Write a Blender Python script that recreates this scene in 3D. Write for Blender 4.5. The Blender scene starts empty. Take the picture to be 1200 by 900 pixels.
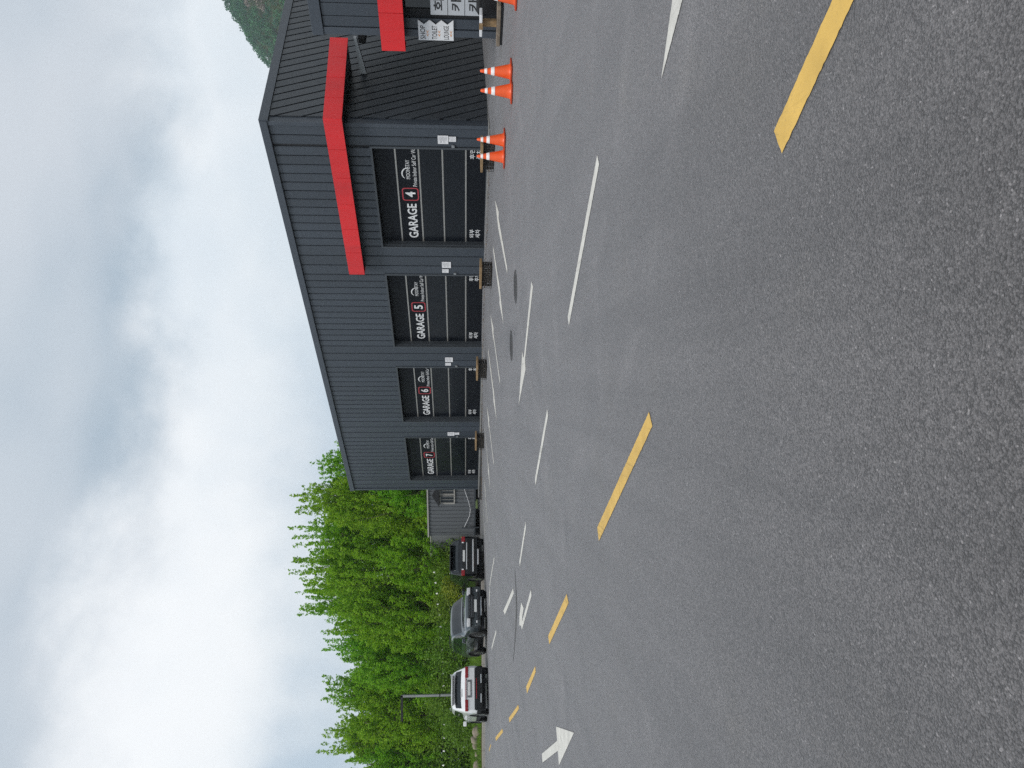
import bpy, bmesh, math, random
import numpy as np
from mathutils import Vector, Matrix

# ------------------------------------------------------------------ camera
CAM_H = 1.5
FPX = 900.0                                   # focal length in photo pixels (1200 wide)
PITCH = math.atan(55 / 900.0)
scene = bpy.context.scene
col = scene.collection
cam_data = bpy.data.cameras.new("camera")
cam = bpy.data.objects.new("camera", cam_data)
col.objects.link(cam)
cp, sp = math.cos(PITCH), math.sin(PITCH)
fwd = Vector((0, cp, -sp)); upv = Vector((0, sp, cp)); rgt = Vector((1, 0, 0))
# the photograph was taken with the phone on its side: picture-left is up
m = Matrix.Identity(4)
for i in range(3):
    m[i][0] = -upv[i]; m[i][1] = rgt[i]; m[i][2] = -fwd[i]
m[2][3] = CAM_H
cam.matrix_world = m
cam_data.sensor_fit = 'HORIZONTAL'; cam_data.sensor_width = 36.0
cam_data.lens = FPX / 1200 * 36.0
cam_data.clip_start = 0.05; cam_data.clip_end = 6000
scene.camera = cam

# ------------------------------------------------------------------ world, sun, exposure
SUN_EL, SUN_AZ = math.radians(58), math.radians(205)      # azimuth clockwise from +Y
world = bpy.data.worlds.new("World"); scene.world = world; world.use_nodes = True
wn, wl = world.node_tree.nodes, world.node_tree.links
wn.clear()
def W(t, **kw):
    n = wn.new(t)
    for k, v in kw.items(): setattr(n, k, v)
    return n
def wmath(op, a, b=None, c=None, clamp=False):
    n = W('ShaderNodeMath', operation=op); n.use_clamp = clamp
    for i, x in enumerate((a, b, c)):
        if x is None: continue
        if isinstance(x, (int, float)): n.inputs[i].default_value = x
        else: wl.new(x, n.inputs[i])
    return n.outputs[0]
def wmix(f, a, b):
    n = W('ShaderNodeMix', data_type='RGBA')
    for sock, x in ((n.inputs[0], f), (n.inputs[6], a), (n.inputs[7], b)):
        if isinstance(x, (int, float)): sock.default_value = x
        elif isinstance(x, tuple): sock.default_value = (*x, 1)
        else: wl.new(x, sock)
    return n.outputs[2]
def wramp(x, lo, hi):
    n = W('ShaderNodeMapRange', interpolation_type='SMOOTHSTEP'); wl.new(x, n.inputs[0])
    n.inputs[1].default_value = lo; n.inputs[2].default_value = hi
    return n.outputs[0]
sky = W('ShaderNodeTexSky', sky_type='NISHITA'); sky.sun_disc = False
sky.sun_elevation = SUN_EL; sky.sun_rotation = SUN_AZ; sky.air_density = 1.4; sky.dust_density = 2.5
tc = W('ShaderNodeTexCoord')
sep = W('ShaderNodeSeparateXYZ'); wl.new(tc.outputs['Generated'], sep.inputs[0])
dx, dy, dz = sep.outputs
el = wmath('MULTIPLY', wmath('ARCSINE', dz), 57.2958)
zc_ = wmath('MAXIMUM', wmath('ADD', dz, 0.10), 0.02)
pxy = W('ShaderNodeCombineXYZ')
wl.new(wmath('DIVIDE', dx, zc_), pxy.inputs[0]); wl.new(wmath('DIVIDE', dy, zc_), pxy.inputs[1])
def wnoise(scale, detail, rough=.5, off=(0, 0, 0), dist=0.0, src=None):
    mp = W('ShaderNodeMapping'); wl.new(src or pxy.outputs[0], mp.inputs[0]); mp.inputs[1].default_value = off
    n = W('ShaderNodeTexNoise'); wl.new(mp.outputs[0], n.inputs['Vector'])
    n.inputs['Scale'].default_value = scale; n.inputs['Detail'].default_value = detail
    n.inputs['Roughness'].default_value = rough; n.inputs['Distortion'].default_value = dist
    return n.outputs['Fac']
big = wnoise(.62, 4, .5, (3.1, 1.7, 0), .3)
fin = wnoise(3.0, 5, .50, (7.3, 2.2, 0), .2, tc.outputs['Generated'])
edge = wnoise(4.6, 6, .56, (1.3, 4.2, 2.0), .2, tc.outputs['Generated'])
# a broken overcast: grey-blue deck overhead, bright white cloud bank low down, pale blue-grey under it
t = wmath('ADD', wmath('SUBTRACT', el, 19.0), wmath('MULTIPLY', dx, 5.0))
t = wmath('ADD', t, wmath('MULTIPLY', wmath('SUBTRACT', edge, .5), 15.0))
deck = wramp(t, -1.0, 6.0)
low = wmath('MULTIPLY', wramp(wmath('MULTIPLY', t, -1.0), 4.0, 12.0), wmath('ADD', wmath('MULTIPLY', wramp(wmath('MULTIPLY', dx, -1.0), -.25, .3), .75), .25))
deckcol = wmix(wramp(big, .38, .62), (.240, .308, .372), (.450, .478, .512))
deckcol = wmix(wmath('MULTIPLY', wramp(fin, .42, .70), .5), deckcol, (.445, .48, .515))
bank = wmix(wramp(fin, .30, .62), (.54, .585, .625), (.70, .708, .715))
lowcol = wmix(wramp(fin, .36, .66), (.28, .365, .46), (.52, .56, .595))
cl = wmix(deck, bank, deckcol)
cl = wmix(low, cl, lowcol)
bg_sky = W('ShaderNodeBackground'); wl.new(sky.outputs[0], bg_sky.inputs[0]); bg_sky.inputs[1].default_value = 0.08
bg_cl = W('ShaderNodeBackground'); wl.new(cl, bg_cl.inputs[0]); bg_cl.inputs[1].default_value = 1.0
mx = W('ShaderNodeMixShader'); mx.inputs[0].default_value = .90
wl.new(bg_sky.outputs[0], mx.inputs[1]); wl.new(bg_cl.outputs[0], mx.inputs[2])
wo = W('ShaderNodeOutputWorld'); wl.new(mx.outputs[0], wo.inputs[0])

sd = bpy.data.lights.new("sun", 'SUN'); sd.energy = 1.5; sd.angle = math.radians(18); sd.color = (1, .965, .91)
sun = bpy.data.objects.new("sun", sd); col.objects.link(sun)
sdir = Vector((math.sin(SUN_AZ) * math.cos(SUN_EL), math.cos(SUN_AZ) * math.cos(SUN_EL), math.sin(SUN_EL)))
sun.rotation_euler = sdir.to_track_quat('Z', 'Y').to_euler(); sun.location = (0, 0, 60)
scene.view_settings.view_transform = 'Standard'; scene.view_settings.look = 'None'
scene.view_settings.gamma = 1; scene.view_settings.use_curve_mapping = False
scene.view_settings.exposure = 0.66
scene.cycles.use_denoising = False
scene.cycles.max_bounces = 6; scene.cycles.diffuse_bounces = 3; scene.cycles.transparent_max_bounces = 4

# ------------------------------------------------------------------ ground shape and pixel helpers
def gyf(Y): return 24 + 5 * math.tanh((Y - 24) / 5) if Y > 24 else (15 * math.tanh(Y / 15) if Y < 0 else Y)
def gxf(X): return 14 * math.tanh(X / 14) if X < 0 else 12 * math.tanh(X / 12)
def gz(X, Y): return .029 * gyf(Y) + .030 * gxf(X)
def ray(px, py):                              # direction of a photo pixel, scaled to one metre forward
    u = 450 - py; v = px - 600
    dy_ = FPX * cp - v * sp
    return u / dy_, (-FPX * sp - v * cp) / dy_
def G(px, py, lift=0.0):                      # where that direction meets the ground
    kx, kz = ray(px, py); Y = .5; step = .25
    while Y < 160 and CAM_H + kz * Y - gz(kx * Y, Y) - lift > 0: Y += step
    a, b = Y - step, Y
    for _ in range(40):
        c = (a + b) / 2
        if CAM_H + kz * c - gz(kx * c, c) - lift > 0: a = c
        else: b = c
    return Vector((kx * a, a, gz(kx * a, a) + lift))
def at(px, py, Y):
    kx, kz = ray(px, py); return Vector((kx * Y, Y, CAM_H + kz * Y))

# ------------------------------------------------------------------ mesh helpers
class MB:
    def __init__(s): s.v = []; s.f = []
    def add(s, vs, fs):
        o = len(s.v); s.v += [tuple(p) for p in vs]; s.f += [tuple(i + o for i in f) for f in fs]; return s
    def box(s, a, b):
        x0, y0, z0 = a; x1, y1, z1 = b
        return s.add([(x0, y0, z0), (x1, y0, z0), (x1, y1, z0), (x0, y1, z0), (x0, y0, z1), (x1, y0, z1), (x1, y1, z1), (x0, y1, z1)],
                     [(0, 3, 2, 1), (4, 5, 6, 7), (0, 1, 5, 4), (1, 2, 6, 5), (2, 3, 7, 6), (3, 0, 4, 7)])
    def prism(s, pts, off):                   # polygon (list of 3-D points) pushed by a vector
        n = len(pts); off = Vector(off); q = [Vector(p) for p in pts]
        return s.add(q + [p + off for p in q], [tuple(range(n - 1, -1, -1)), tuple(range(n, 2 * n))] +
                     [(i, (i + 1) % n, n + (i + 1) % n, n + i) for i in range(n)])
    def tube(s, pts, r, k=8, cap=True):
        P = [Vector(p) for p in pts]; R = r if isinstance(r, (list, tuple)) else [r] * len(P)
        o = len(s.v); prev = None
        for i, p in enumerate(P):
            d = (P[min(i + 1, len(P) - 1)] - P[max(i - 1, 0)]).normalized()
            if prev is None: a = d.orthogonal().normalized()
            else: a = (prev - d * prev.dot(d)).normalized()
            prev = a; b = d.cross(a)
            for j in range(k):
                w = 2 * math.pi * j / k
                s.v.append(tuple(p + (a * math.cos(w) + b * math.sin(w)) * R[i]))
        for i in range(len(P) - 1):
            for j in range(k):
                s.f.append((o + i * k + j, o + i * k + (j + 1) % k, o + (i + 1) * k + (j + 1) % k, o + (i + 1) * k + j))
        if cap:
            s.f.append(tuple(o + j for j in range(k - 1, -1, -1))); s.f.append(tuple(o + (len(P) - 1) * k + j for j in range(k)))
        return s
    def lathe(s, prof, k=20, M=None):         # prof: (radius, height) pairs round local z
        o = len(s.v); M = M or Matrix.Identity(4)
        for r, z in prof:
            for j in range(k):
                w = 2 * math.pi * j / k
                s.v.append(tuple(M @ Vector((r * math.cos(w), r * math.sin(w), z))))
        for i in range(len(prof) - 1):
            for j in range(k):
                s.f.append((o + i * k + j, o + i * k + (j + 1) % k, o + (i + 1) * k + (j + 1) % k, o + (i + 1) * k + j))
        s.f.append(tuple(o + j for j in range(k - 1, -1, -1))); s.f.append(tuple(o + (len(prof) - 1) * k + j for j in range(k)))
        return s
    def mesh(s, name, mat, smooth=None):
        me = bpy.data.meshes.new(name); me.from_pydata(s.v, [], s.f); me.update()
        if mat: me.materials.append(mat)
        if smooth is not None: smooth_by(me, smooth)
        return me
    def build(s, name, mat, parent=None, smooth=None, bevel=0):
        me = s.mesh(name, mat)
        if bevel:
            bm = bmesh.new(); bm.from_mesh(me); bmesh.ops.remove_doubles(bm, verts=bm.verts, dist=1e-5)
            bmesh.ops.bevel(bm, geom=list(bm.edges), offset=bevel, segments=2, affect='EDGES', profile=.5, clamp_overlap=True)
            bm.to_mesh(me); bm.free(); smooth = smooth or 20
        if smooth is not None: smooth_by(me, smooth)
        return link(name, me, parent)
def smooth_by(me, deg):
    me.polygons.foreach_set('use_smooth', [True] * len(me.polygons))
    bm = bmesh.new(); bm.from_mesh(me); lim = math.radians(deg)
    for e in bm.edges:
        e.smooth = not (len(e.link_faces) == 2 and e.calc_face_angle(0) > lim)
    bm.to_mesh(me); bm.free()
def link(name, me, parent=None):
    o = bpy.data.objects.new(name, me); col.objects.link(o)
    if parent: o.parent = parent
    return o
def empty(name, loc=(0, 0, 0), rz=0):
    o = bpy.data.objects.new(name, None); o.empty_display_size = .2; col.objects.link(o)
    o.location = loc; o.rotation_euler = (0, 0, rz); return o
def tag(o, label, cat, group=None):
    o['label'] = label; o['category'] = cat
    if group: o['group'] = group
    return o
def struct(o): o['kind'] = 'structure'; return o
def copy_tree(o, parent=None):
    c = o.copy(); col.objects.link(c); c.parent = parent
    for ch in list(o.children): copy_tree(ch, c)
    return c

# ------------------------------------------------------------------ materials
def mat(name, rgb, rough=.6, metal=0, spec=.5, var=0, vscale=3.0, bump=0, bscale=40.0, coat=0, emit=None, rvar=0, streak=False, objvar=0):
    M = bpy.data.materials.new(name); M.use_nodes = True
    nt = M.node_tree; b = nt.nodes['Principled BSDF']; L = nt.links
    b.inputs['Base Color'].default_value = (*rgb, 1); b.inputs['Roughness'].default_value = rough
    b.inputs['Metallic'].default_value = metal; b.inputs['Specular IOR Level'].default_value = spec
    if coat: b.inputs['Coat Weight'].default_value = coat; b.inputs['Coat Roughness'].default_value = .04
    g = nt.nodes.new('ShaderNodeNewGeometry')
    if var or rvar:
        n = nt.nodes.new('ShaderNodeTexNoise'); n.inputs['Scale'].default_value = vscale; n.inputs['Detail'].default_value = 6
        n.inputs['Roughness'].default_value = .62
        if streak:
            mp = nt.nodes.new('ShaderNodeMapping'); mp.inputs[3].default_value = (1, 1, .12)
            L.new(g.outputs['Position'], mp.inputs[0]); L.new(mp.outputs[0], n.inputs['Vector'])
        else: L.new(g.outputs['Position'], n.inputs['Vector'])
        r = nt.nodes.new('ShaderNodeMapRange'); L.new(n.outputs['Fac'], r.inputs[0])
        r.inputs[1].default_value = .3; r.inputs[2].default_value = .7
        if var:
            r.inputs[3].default_value = 1 - var; r.inputs[4].default_value = 1 + var
            mx_ = nt.nodes.new('ShaderNodeVectorMath'); mx_.operation = 'SCALE'; mx_.inputs[0].default_value = rgb
            fac = r.outputs[0]
            if objvar:
                oi = nt.nodes.new('ShaderNodeObjectInfo'); r3 = nt.nodes.new('ShaderNodeMapRange'); L.new(oi.outputs['Random'], r3.inputs[0])
                r3.inputs[3].default_value = 1 - objvar; r3.inputs[4].default_value = 1 + objvar
                ml = nt.nodes.new('ShaderNodeMath'); ml.operation = 'MULTIPLY'; L.new(fac, ml.inputs[0]); L.new(r3.outputs[0], ml.inputs[1]); fac = ml.outputs[0]
            L.new(fac, mx_.inputs[3]); L.new(mx_.outputs[0], b.inputs['Base Color'])
        if rvar:
            r2 = nt.nodes.new('ShaderNodeMapRange'); L.new(n.outputs['Fac'], r2.inputs[0])
            r2.inputs[1].default_value = .3; r2.inputs[2].default_value = .7
            r2.inputs[3].default_value = rough - rvar; r2.inputs[4].default_value = rough + rvar
            L.new(r2.outputs[0], b.inputs['Roughness'])
    if bump:
        n = nt.nodes.new('ShaderNodeTexNoise'); n.inputs['Scale'].default_value = bscale; n.inputs['Detail'].default_value = 5
        L.new(g.outputs['Position'], n.inputs['Vector'])
        bp = nt.nodes.new('ShaderNodeBump'); bp.inputs['Strength'].default_value = bump; bp.inputs['Distance'].default_value = .02
        L.new(n.outputs['Fac'], bp.inputs['Height']); L.new(bp.outputs[0], b.inputs['Normal'])
    if emit: b.inputs['Emission Color'].default_value = (*emit[:3], 1); b.inputs['Emission Strength'].default_value = emit[3]
    return M

def asphalt_material():
    M = bpy.data.materials.new('asphalt'); M.use_nodes = True
    nt = M.node_tree; N = nt.nodes; L = nt.links; b = N['Principled BSDF']
    g = N.new('ShaderNodeNewGeometry'); pos = g.outputs['Position']
    def noise(scale, detail=4, rough=.55, vec=pos, stretch=None, dist=0):
        n = N.new('ShaderNodeTexNoise'); n.inputs['Scale'].default_value = scale
        n.inputs['Detail'].default_value = detail; n.inputs['Roughness'].default_value = rough; n.inputs['Distortion'].default_value = dist
        if stretch:
            mp = N.new('ShaderNodeMapping'); mp.inputs[2].default_value = stretch[0]; mp.inputs[3].default_value = stretch[1]
            L.new(vec, mp.inputs[0]); vec = mp.outputs[0]
        L.new(vec, n.inputs['Vector']); return n.outputs['Fac']
    def mth(op, a, c=None, clamp=False):
        n = N.new('ShaderNodeMath'); n.operation = op; n.use_clamp = clamp
        for i, x in enumerate((a, c)):
            if x is None: continue
            if isinstance(x, (int, float)): n.inputs[i].default_value = x
            else: L.new(x, n.inputs[i])
        return n.outputs[0]
    def rng(x, lo, hi, a, c):
        n = N.new('ShaderNodeMapRange'); L.new(x, n.inputs[0]); n.interpolation_type = 'SMOOTHSTEP'
        for i, q in enumerate((lo, hi, a, c)): n.inputs[i + 1].default_value = q
        return n.outputs[0]
    # stones in the surface: pale and dark grains about a centimetre across
    vo = N.new('ShaderNodeTexVoronoi'); vo.inputs['Scale'].default_value = 135; L.new(pos, vo.inputs['Vector'])
    sepc = N.new('ShaderNodeSeparateColor'); L.new(vo.outputs['Color'], sepc.inputs[0])
    grain = rng(sepc.outputs[0], 0, 1, .50, 1.55)
    grain = mth('MULTIPLY', grain, rng(vo.outputs['Distance'], .2, .75, 1.10, .74))
    bright = rng(sepc.outputs[1], .975, 1.0, 0, 1.5)
    fine = rng(noise(300, 3, .7), .3, .7, .70, 1.30)
    mid = rng(noise(16, 8, .78), .3, .7, .87, 1.13)
    patch = rng(noise(.55, 5, .6), .3, .7, .90, 1.09)
    large = rng(noise(.11, 3, .5), .3, .7, .94, 1.06)
    streak = rng(noise(1.0, 4, .55, stretch=((0, 0, math.radians(-36.5)), (2.4, .10, 1))), .36, .70, 1.08, .82)
    v = mth('MULTIPLY', mth('MULTIPLY', grain, fine), mth('MULTIPLY', mid, patch))
    v = mth('MULTIPLY', mth('MULTIPLY', v, large), streak)
    # tyre arcs left by turning cars
    sp_ = N.new('ShaderNodeSeparateXYZ'); L.new(pos, sp_.inputs[0])
    brk = rng(noise(.8, 4, .6), .40, .62, 0, 1)
    for (cx, cy, R, w, amt) in ((5.2, 9.8, 4.7, .16, .10), (5.2, 9.8, 6.2, .16, .10), (-6.5, 15.5, 6.0, .18, -.10), (-6.5, 15.5, 7.5, .18, -.10),
                                (-1.0, 20.0, 8.6, .2, .10), (-1.0, 20.0, 10.1, .2, .09), (1.5, 1.0, 6.4, .14, .07), (9, 17.0, 8.0, .3, -.11), (-20, 18, 12, .25, -.1), (-20, 18, 13.5, .25, -.1)):
        ax = mth('SUBTRACT', sp_.outputs[0], cx); ay = mth('SUBTRACT', sp_.outputs[1], cy)
        rr = mth('SQRT', mth('ADD', mth('MULTIPLY', ax, ax), mth('MULTIPLY', ay, ay)))
        dd = mth('ABSOLUTE', mth('SUBTRACT', rr, R))
        f = rng(dd, 0, w * 1.5, amt * 3.0, 0)
        v = mth('MULTIPLY', v, mth('ADD', mth('MULTIPLY', f, brk), 1.0))
    v = mth('ADD', v, bright)
    sc_ = N.new('ShaderNodeVectorMath'); sc_.operation = 'SCALE'; sc_.inputs[0].default_value = ASPHALT; L.new(v, sc_.inputs[3])
    # faint brown dust patches
    mxn = N.new('ShaderNodeMix'); mxn.data_type = 'RGBA'
    L.new(mth('MULTIPLY', rng(noise(.9, 5, .62), .52, .72, 0, 1), .28), mxn.inputs[0]); L.new(sc_.outputs[0], mxn.inputs[6])
    br = N.new('ShaderNodeVectorMath'); br.operation = 'SCALE'; br.inputs[0].default_value = (.090, .080, .066); L.new(v, br.inputs[3]); L.new(br.outputs[0], mxn.inputs[7])
    L.new(mxn.outputs[2], b.inputs['Base Color'])
    b.inputs['Roughness'].default_value = .70; b.inputs['Specular IOR Level'].default_value = .5
    b.inputs['Sheen Weight'].default_value = .55; b.inputs['Sheen Roughness'].default_value = .38; b.inputs['Sheen Tint'].default_value = (1, .98, 1, 1)
    bp = N.new('ShaderNodeBump'); bp.inputs['Strength'].default_value = .55; bp.inputs['Distance'].default_value = .006
    L.new(mth('ADD', mth('MULTIPLY', vo.outputs['Distance'], -1.0), noise(260, 3, .7)), bp.inputs['Height'])
    L.new(bp.outputs[0], b.inputs['Normal'])
    return M
def paint_material(name, rgb, wear=.35):
    M = bpy.data.materials.new(name); M.use_nodes = True
    nt = M.node_tree; N = nt.nodes; L = nt.links; b = N['Principled BSDF']
    g = N.new('ShaderNodeNewGeometry')
    def noise(scale, detail, rough):
        n = N.new('ShaderNodeTexNoise'); n.inputs['Scale'].default_value = scale; n.inputs['Detail'].default_value = detail
        n.inputs['Roughness'].default_value = rough; L.new(g.outputs['Position'], n.inputs['Vector']); return n.outputs['Fac']
    def rng(x, lo, hi, a, c):
        n = N.new('ShaderNodeMapRange'); L.new(x, n.inputs[0])
        for i, q in enumerate((lo, hi, a, c)): n.inputs[i + 1].default_value = q
        return n.outputs[0]
    mxn = N.new('ShaderNodeMix'); mxn.data_type = 'RGBA'
    ml = N.new('ShaderNodeMath'); ml.operation = 'MULTIPLY'
    L.new(rng(noise(110, 4, .7), .54, .68, 0, 1), ml.inputs[0]); L.new(rng(noise(3.0, 4, .6), .42, .66, .1, wear * 2), ml.inputs[1])
    L.new(ml.outputs[0], mxn.inputs[0])
    v = N.new('ShaderNodeVectorMath'); v.operation = 'SCALE'; v.inputs[0].default_value = rgb
    mp = N.new('ShaderNodeMapping'); mp.inputs[2].default_value = (0, 0, math.radians(-40)); mp.inputs[3].default_value = (12, .6, 1); L.new(g.outputs['Position'], mp.inputs[0])
    sn = N.new('ShaderNodeTexNoise'); sn.inputs['Scale'].default_value = 1.6; sn.inputs['Detail'].default_value = 5; L.new(mp.outputs[0], sn.inputs['Vector'])
    m2 = N.new('ShaderNodeMath'); m2.operation = 'MULTIPLY'; L.new(rng(noise(5, 5, .6), .3, .7, .80, 1.06), m2.inputs[0]); L.new(rng(sn.outputs['Fac'], .60, .74, 1, .62), m2.inputs[1])
    L.new(m2.outputs[0], v.inputs[3])
    L.new(v.outputs[0], mxn.inputs[6]); mxn.inputs[7].default_value = (.10, .098, .095, 1)
    L.new(mxn.outputs[2], b.inputs['Base Color']); b.inputs['Roughness'].default_value = .6
    bp = N.new('ShaderNodeBump'); bp.inputs['Strength'].default_value = .3; bp.inputs['Distance'].default_value = .004
    L.new(noise(180, 3, .6), bp.inputs['Height']); L.new(bp.outputs[0], b.inputs['Normal'])
    return M
def leaf_material(name, c0, c1, trans=.45):
    M = bpy.data.materials.new(name); M.use_nodes = True
    nt = M.node_tree; N = nt.nodes; L = nt.links
    out = N['Material Output']; b = N['Principled BSDF']
    a = N.new('ShaderNodeAttribute'); a.attribute_name = 'tone'
    mxn = N.new('ShaderNodeMix'); mxn.data_type = 'RGBA'; L.new(a.outputs['Fac'], mxn.inputs[0])
    mxn.inputs[6].default_value = (*c0, 1); mxn.inputs[7].default_value = (*c1, 1)
    oi = N.new('ShaderNodeObjectInfo'); hs = N.new('ShaderNodeHueSaturation'); L.new(mxn.outputs[2], hs.inputs['Color'])
    r = N.new('ShaderNodeMapRange'); L.new(oi.outputs['Random'], r.inputs[0]); r.inputs[3].default_value = .485; r.inputs[4].default_value = .515
    L.new(r.outputs[0], hs.inputs['Hue'])
    L.new(hs.outputs[0], b.inputs['Base Color']); b.inputs['Roughness'].default_value = .5; b.inputs['Specular IOR Level'].default_value = .3
    tr = N.new('ShaderNodeBsdfTranslucent'); L.new(hs.outputs[0], tr.inputs[0])
    ms = N.new('ShaderNodeMixShader'); ms.inputs[0].default_value = trans
    L.new(b.outputs[0], ms.inputs[1]); L.new(tr.outputs[0], ms.inputs[2]); L.new(ms.outputs[0], out.inputs[0])
    return M

ASPHALT = (.092, .0855, .0850)
M = {}
M['asphalt'] = asphalt_material()
M['white_paint'] = paint_material('white_road_paint', (.62, .60, .55), .35)
M['yellow_paint'] = paint_material('yellow_road_paint', (.66, .42, .10), .45)
M['clad'] = mat('slate_cladding', (.042, .052, .067), .42, 0, .5, .10, 1.6, .04, 6, rvar=.06, streak=True, objvar=.09)
M['clad_side'] = mat('slate_cladding_diagonal', (.041, .048, .058), .45, 0, .5, .10, 1.6, .04, 6, rvar=.06, streak=True, objvar=.07)
M['trim'] = mat('slate_trim', (.050, .061, .078), .42, 0, .5, .08, 1.2)
M['core'] = mat('black_joint', (.012, .013, .016), .8)
M['door'] = mat('black_door_panel', (.006, .0075, .011), .45, 0, .16, .15, 2.0, .02, 14, rvar=.08)
M['door_gloss'] = mat('black_door_ribbed', (.006, .008, .012), .28, 0, .28, .15, 2.0, .03, 9, rvar=.08, objvar=.2)
M['rail'] = mat('aluminium_rail', (.36, .35, .33), .35, .6, .5, .1, 6)
M['frame'] = mat('dark_frame', (.060, .068, .078), .4, .2)
M['red'] = mat('red_panel', (.68, .016, .020), .36, 0, .5, .13, 2.2, .02, 4, rvar=.08, streak=True, objvar=.05)
M['soffit'] = mat('black_soffit', (.016, .017, .02), .6)
M['glass_dark'] = mat('dark_glass', (.010, .012, .014), .06, 0, .6)
M['white'] = mat('white_print', (.72, .73, .74), .5)
M['badge_red'] = mat('badge_red', (.20, .014, .026), .4)
M['badge_line'] = mat('badge_outline', (.42, .04, .055), .4)
M['ink'] = mat('dark_ink', (.02, .02, .022), .5)
M['orange_ink'] = mat('orange_ink', (.75, .30, .06), .5)
M['paper'] = mat('white_paper', (.74, .74, .76), .7, 0, .2, .04, 20)
M['sign_grey'] = mat('pale_grey_sign', (.46, .48, .51), .45, 0, .4, .05, 5)
M['sign_white'] = mat('white_sign', (.72, .73, .75), .5, 0, .4, .04, 6)
M['concrete'] = mat('concrete', (.20, .20, .195), .85, 0, .3, .28, 5, .4, 60)
M['kerbstone'] = mat('granite_kerb', (.30, .285, .26), .85, 0, .3, .2, 14, .3, 80)
M['soil'] = mat('dry_soil', (.145, .115, .08), .95, 0, .1, .4, 4, .8, 30)
M['grass_ground'] = mat('grass_ground', (.06, .085, .022), .95, 0, .1, .45, 2, .8, 25)
M['wood'] = mat('tan_wood', (.27, .18, .095), .7, 0, .3, .3, 9, .3, 30)
M['wood_old'] = mat('weathered_wood', (.20, .165, .13), .85, 0, .2, .3, 9, .4, 30)
M['wire'] = mat('black_wire', (.02, .02, .02), .5, .5)
M['stone_dark'] = mat('dark_stones', (.075, .066, .058), .9, 0, .3, .5, 14, .5, 40)
M['orange'] = mat('orange_cone', (.80, .095, .012), .42, 0, .5, .08, 8)
M['cone_white'] = mat('white_band', (.78, .76, .76), .45, 0, .5, .06, 18)
M['cone_base'] = mat('cone_base', (.42, .045, .012), .6, 0, .4, .2, 8)
M['black_plastic'] = mat('black_plastic', (.014, .014, .016), .5, 0, .4, .15, 8)
M['steel'] = mat('steel', (.32, .33, .34), .4, .7)
M['pole'] = mat('grey_pole', (.27, .28, .28), .5, .3, .5, .15, 4)
M['iron'] = mat('cast_iron', (.095, .094, .095), .6, .5, .5, .2, 20, .4, 40)
M['shed'] = mat('charcoal_sheet', (.095, .102, .112), .5, .1, .5, .12, 1.5, streak=True)
M['shed_light'] = mat('grey_sheet', (.15, .156, .164), .5, .1, .5, .10, 1.5, streak=True)
M['shed_trim'] = mat('pale_trim', (.34, .33, .31), .6)
M['rock'] = mat('pale_rock', (.235, .20, .155), .9, 0, .2, .3, 3, .7, 9)
M['bark'] = mat('bark', (.125, .105, .085), .9, 0, .2, .35, 6, .8, 20)
M['leaf'] = leaf_material('spring_leaf', (.172, .410, .024), (.395, .655, .052), .56)
M['leaf_dark'] = leaf_material('shrub_leaf', (.100, .200, .022), (.240, .390, .040))
M['leaf_yellow'] = leaf_material('yellow_shrub_leaf', (.22, .29, .03), (.38, .44, .05))
M['bulb'] = mat('white_globe', (.80, .80, .76), .35)
M['tyre'] = mat('tyre', (.014, .014, .014), .8)
M['rim'] = mat('alloy_rim', (.40, .41, .42), .3, .9)
M['car_white'] = mat('white_car_paint', (.74, .75, .76), .28, 0, .5, coat=.8)
M['car_black'] = mat('black_car_paint', (.007, .008, .010), .25, 0, .25, coat=.25)
M['car_grey'] = mat('dark_slate_car_paint', (.052, .064, .070), .22, .35, .5, coat=1)
M['car_glass'] = mat('car_glass', (.010, .013, .015), .05, 0, .7)
M['car_trim'] = mat('car_black_trim', (.009, .010, .011), .55, 0, .3)
M['chrome'] = mat('chrome', (.62, .63, .64), .15, 1)
M['tail_red'] = mat('tail_lamp', (.26, .006, .014), .2, 0, .3, coat=.2)
M['tail_white'] = mat('lamp_clear', (.72, .72, .73), .12, 0, .6, coat=1)
M['plate'] = mat('number_plate', (.66, .67, .66), .45)

# ------------------------------------------------------------------ setting: ground, lot, markings
def grid_mesh(name, xs, ys, zf, material):
    nx, ny = len(xs), len(ys)
    v = [(x, y, zf(x, y)) for y in ys for x in xs]
    f = [(j * nx + i, j * nx + i + 1, (j + 1) * nx + i + 1, (j + 1) * nx + i) for j in range(ny - 1) for i in range(nx - 1)]
    me = bpy.data.meshes.new(name); me.from_pydata(v, [], f); me.materials.append(material)
    me.polygons.foreach_set('use_smooth', [True] * len(f)); me.update(); return link(name, me)
lot = struct(grid_mesh('asphalt_lot', [-55 + .5 * i for i in range(161)], [-14 + .5 * i for i in range(133)], gz, M['asphalt']))
big_xs = sorted(set([-680, -400, -250, -150] + list(range(-100, 101, 5)) + [150, 250, 400, 680, 850]))
big_ys = sorted(set([-380, -250, -150] + list(range(-80, 121, 5)) + [150, 220, 400, 700, 1020]))
ground = struct(grid_mesh('ground', big_xs, big_ys, lambda x, y: gz(x, y) - .12, M['grass_ground']))

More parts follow.
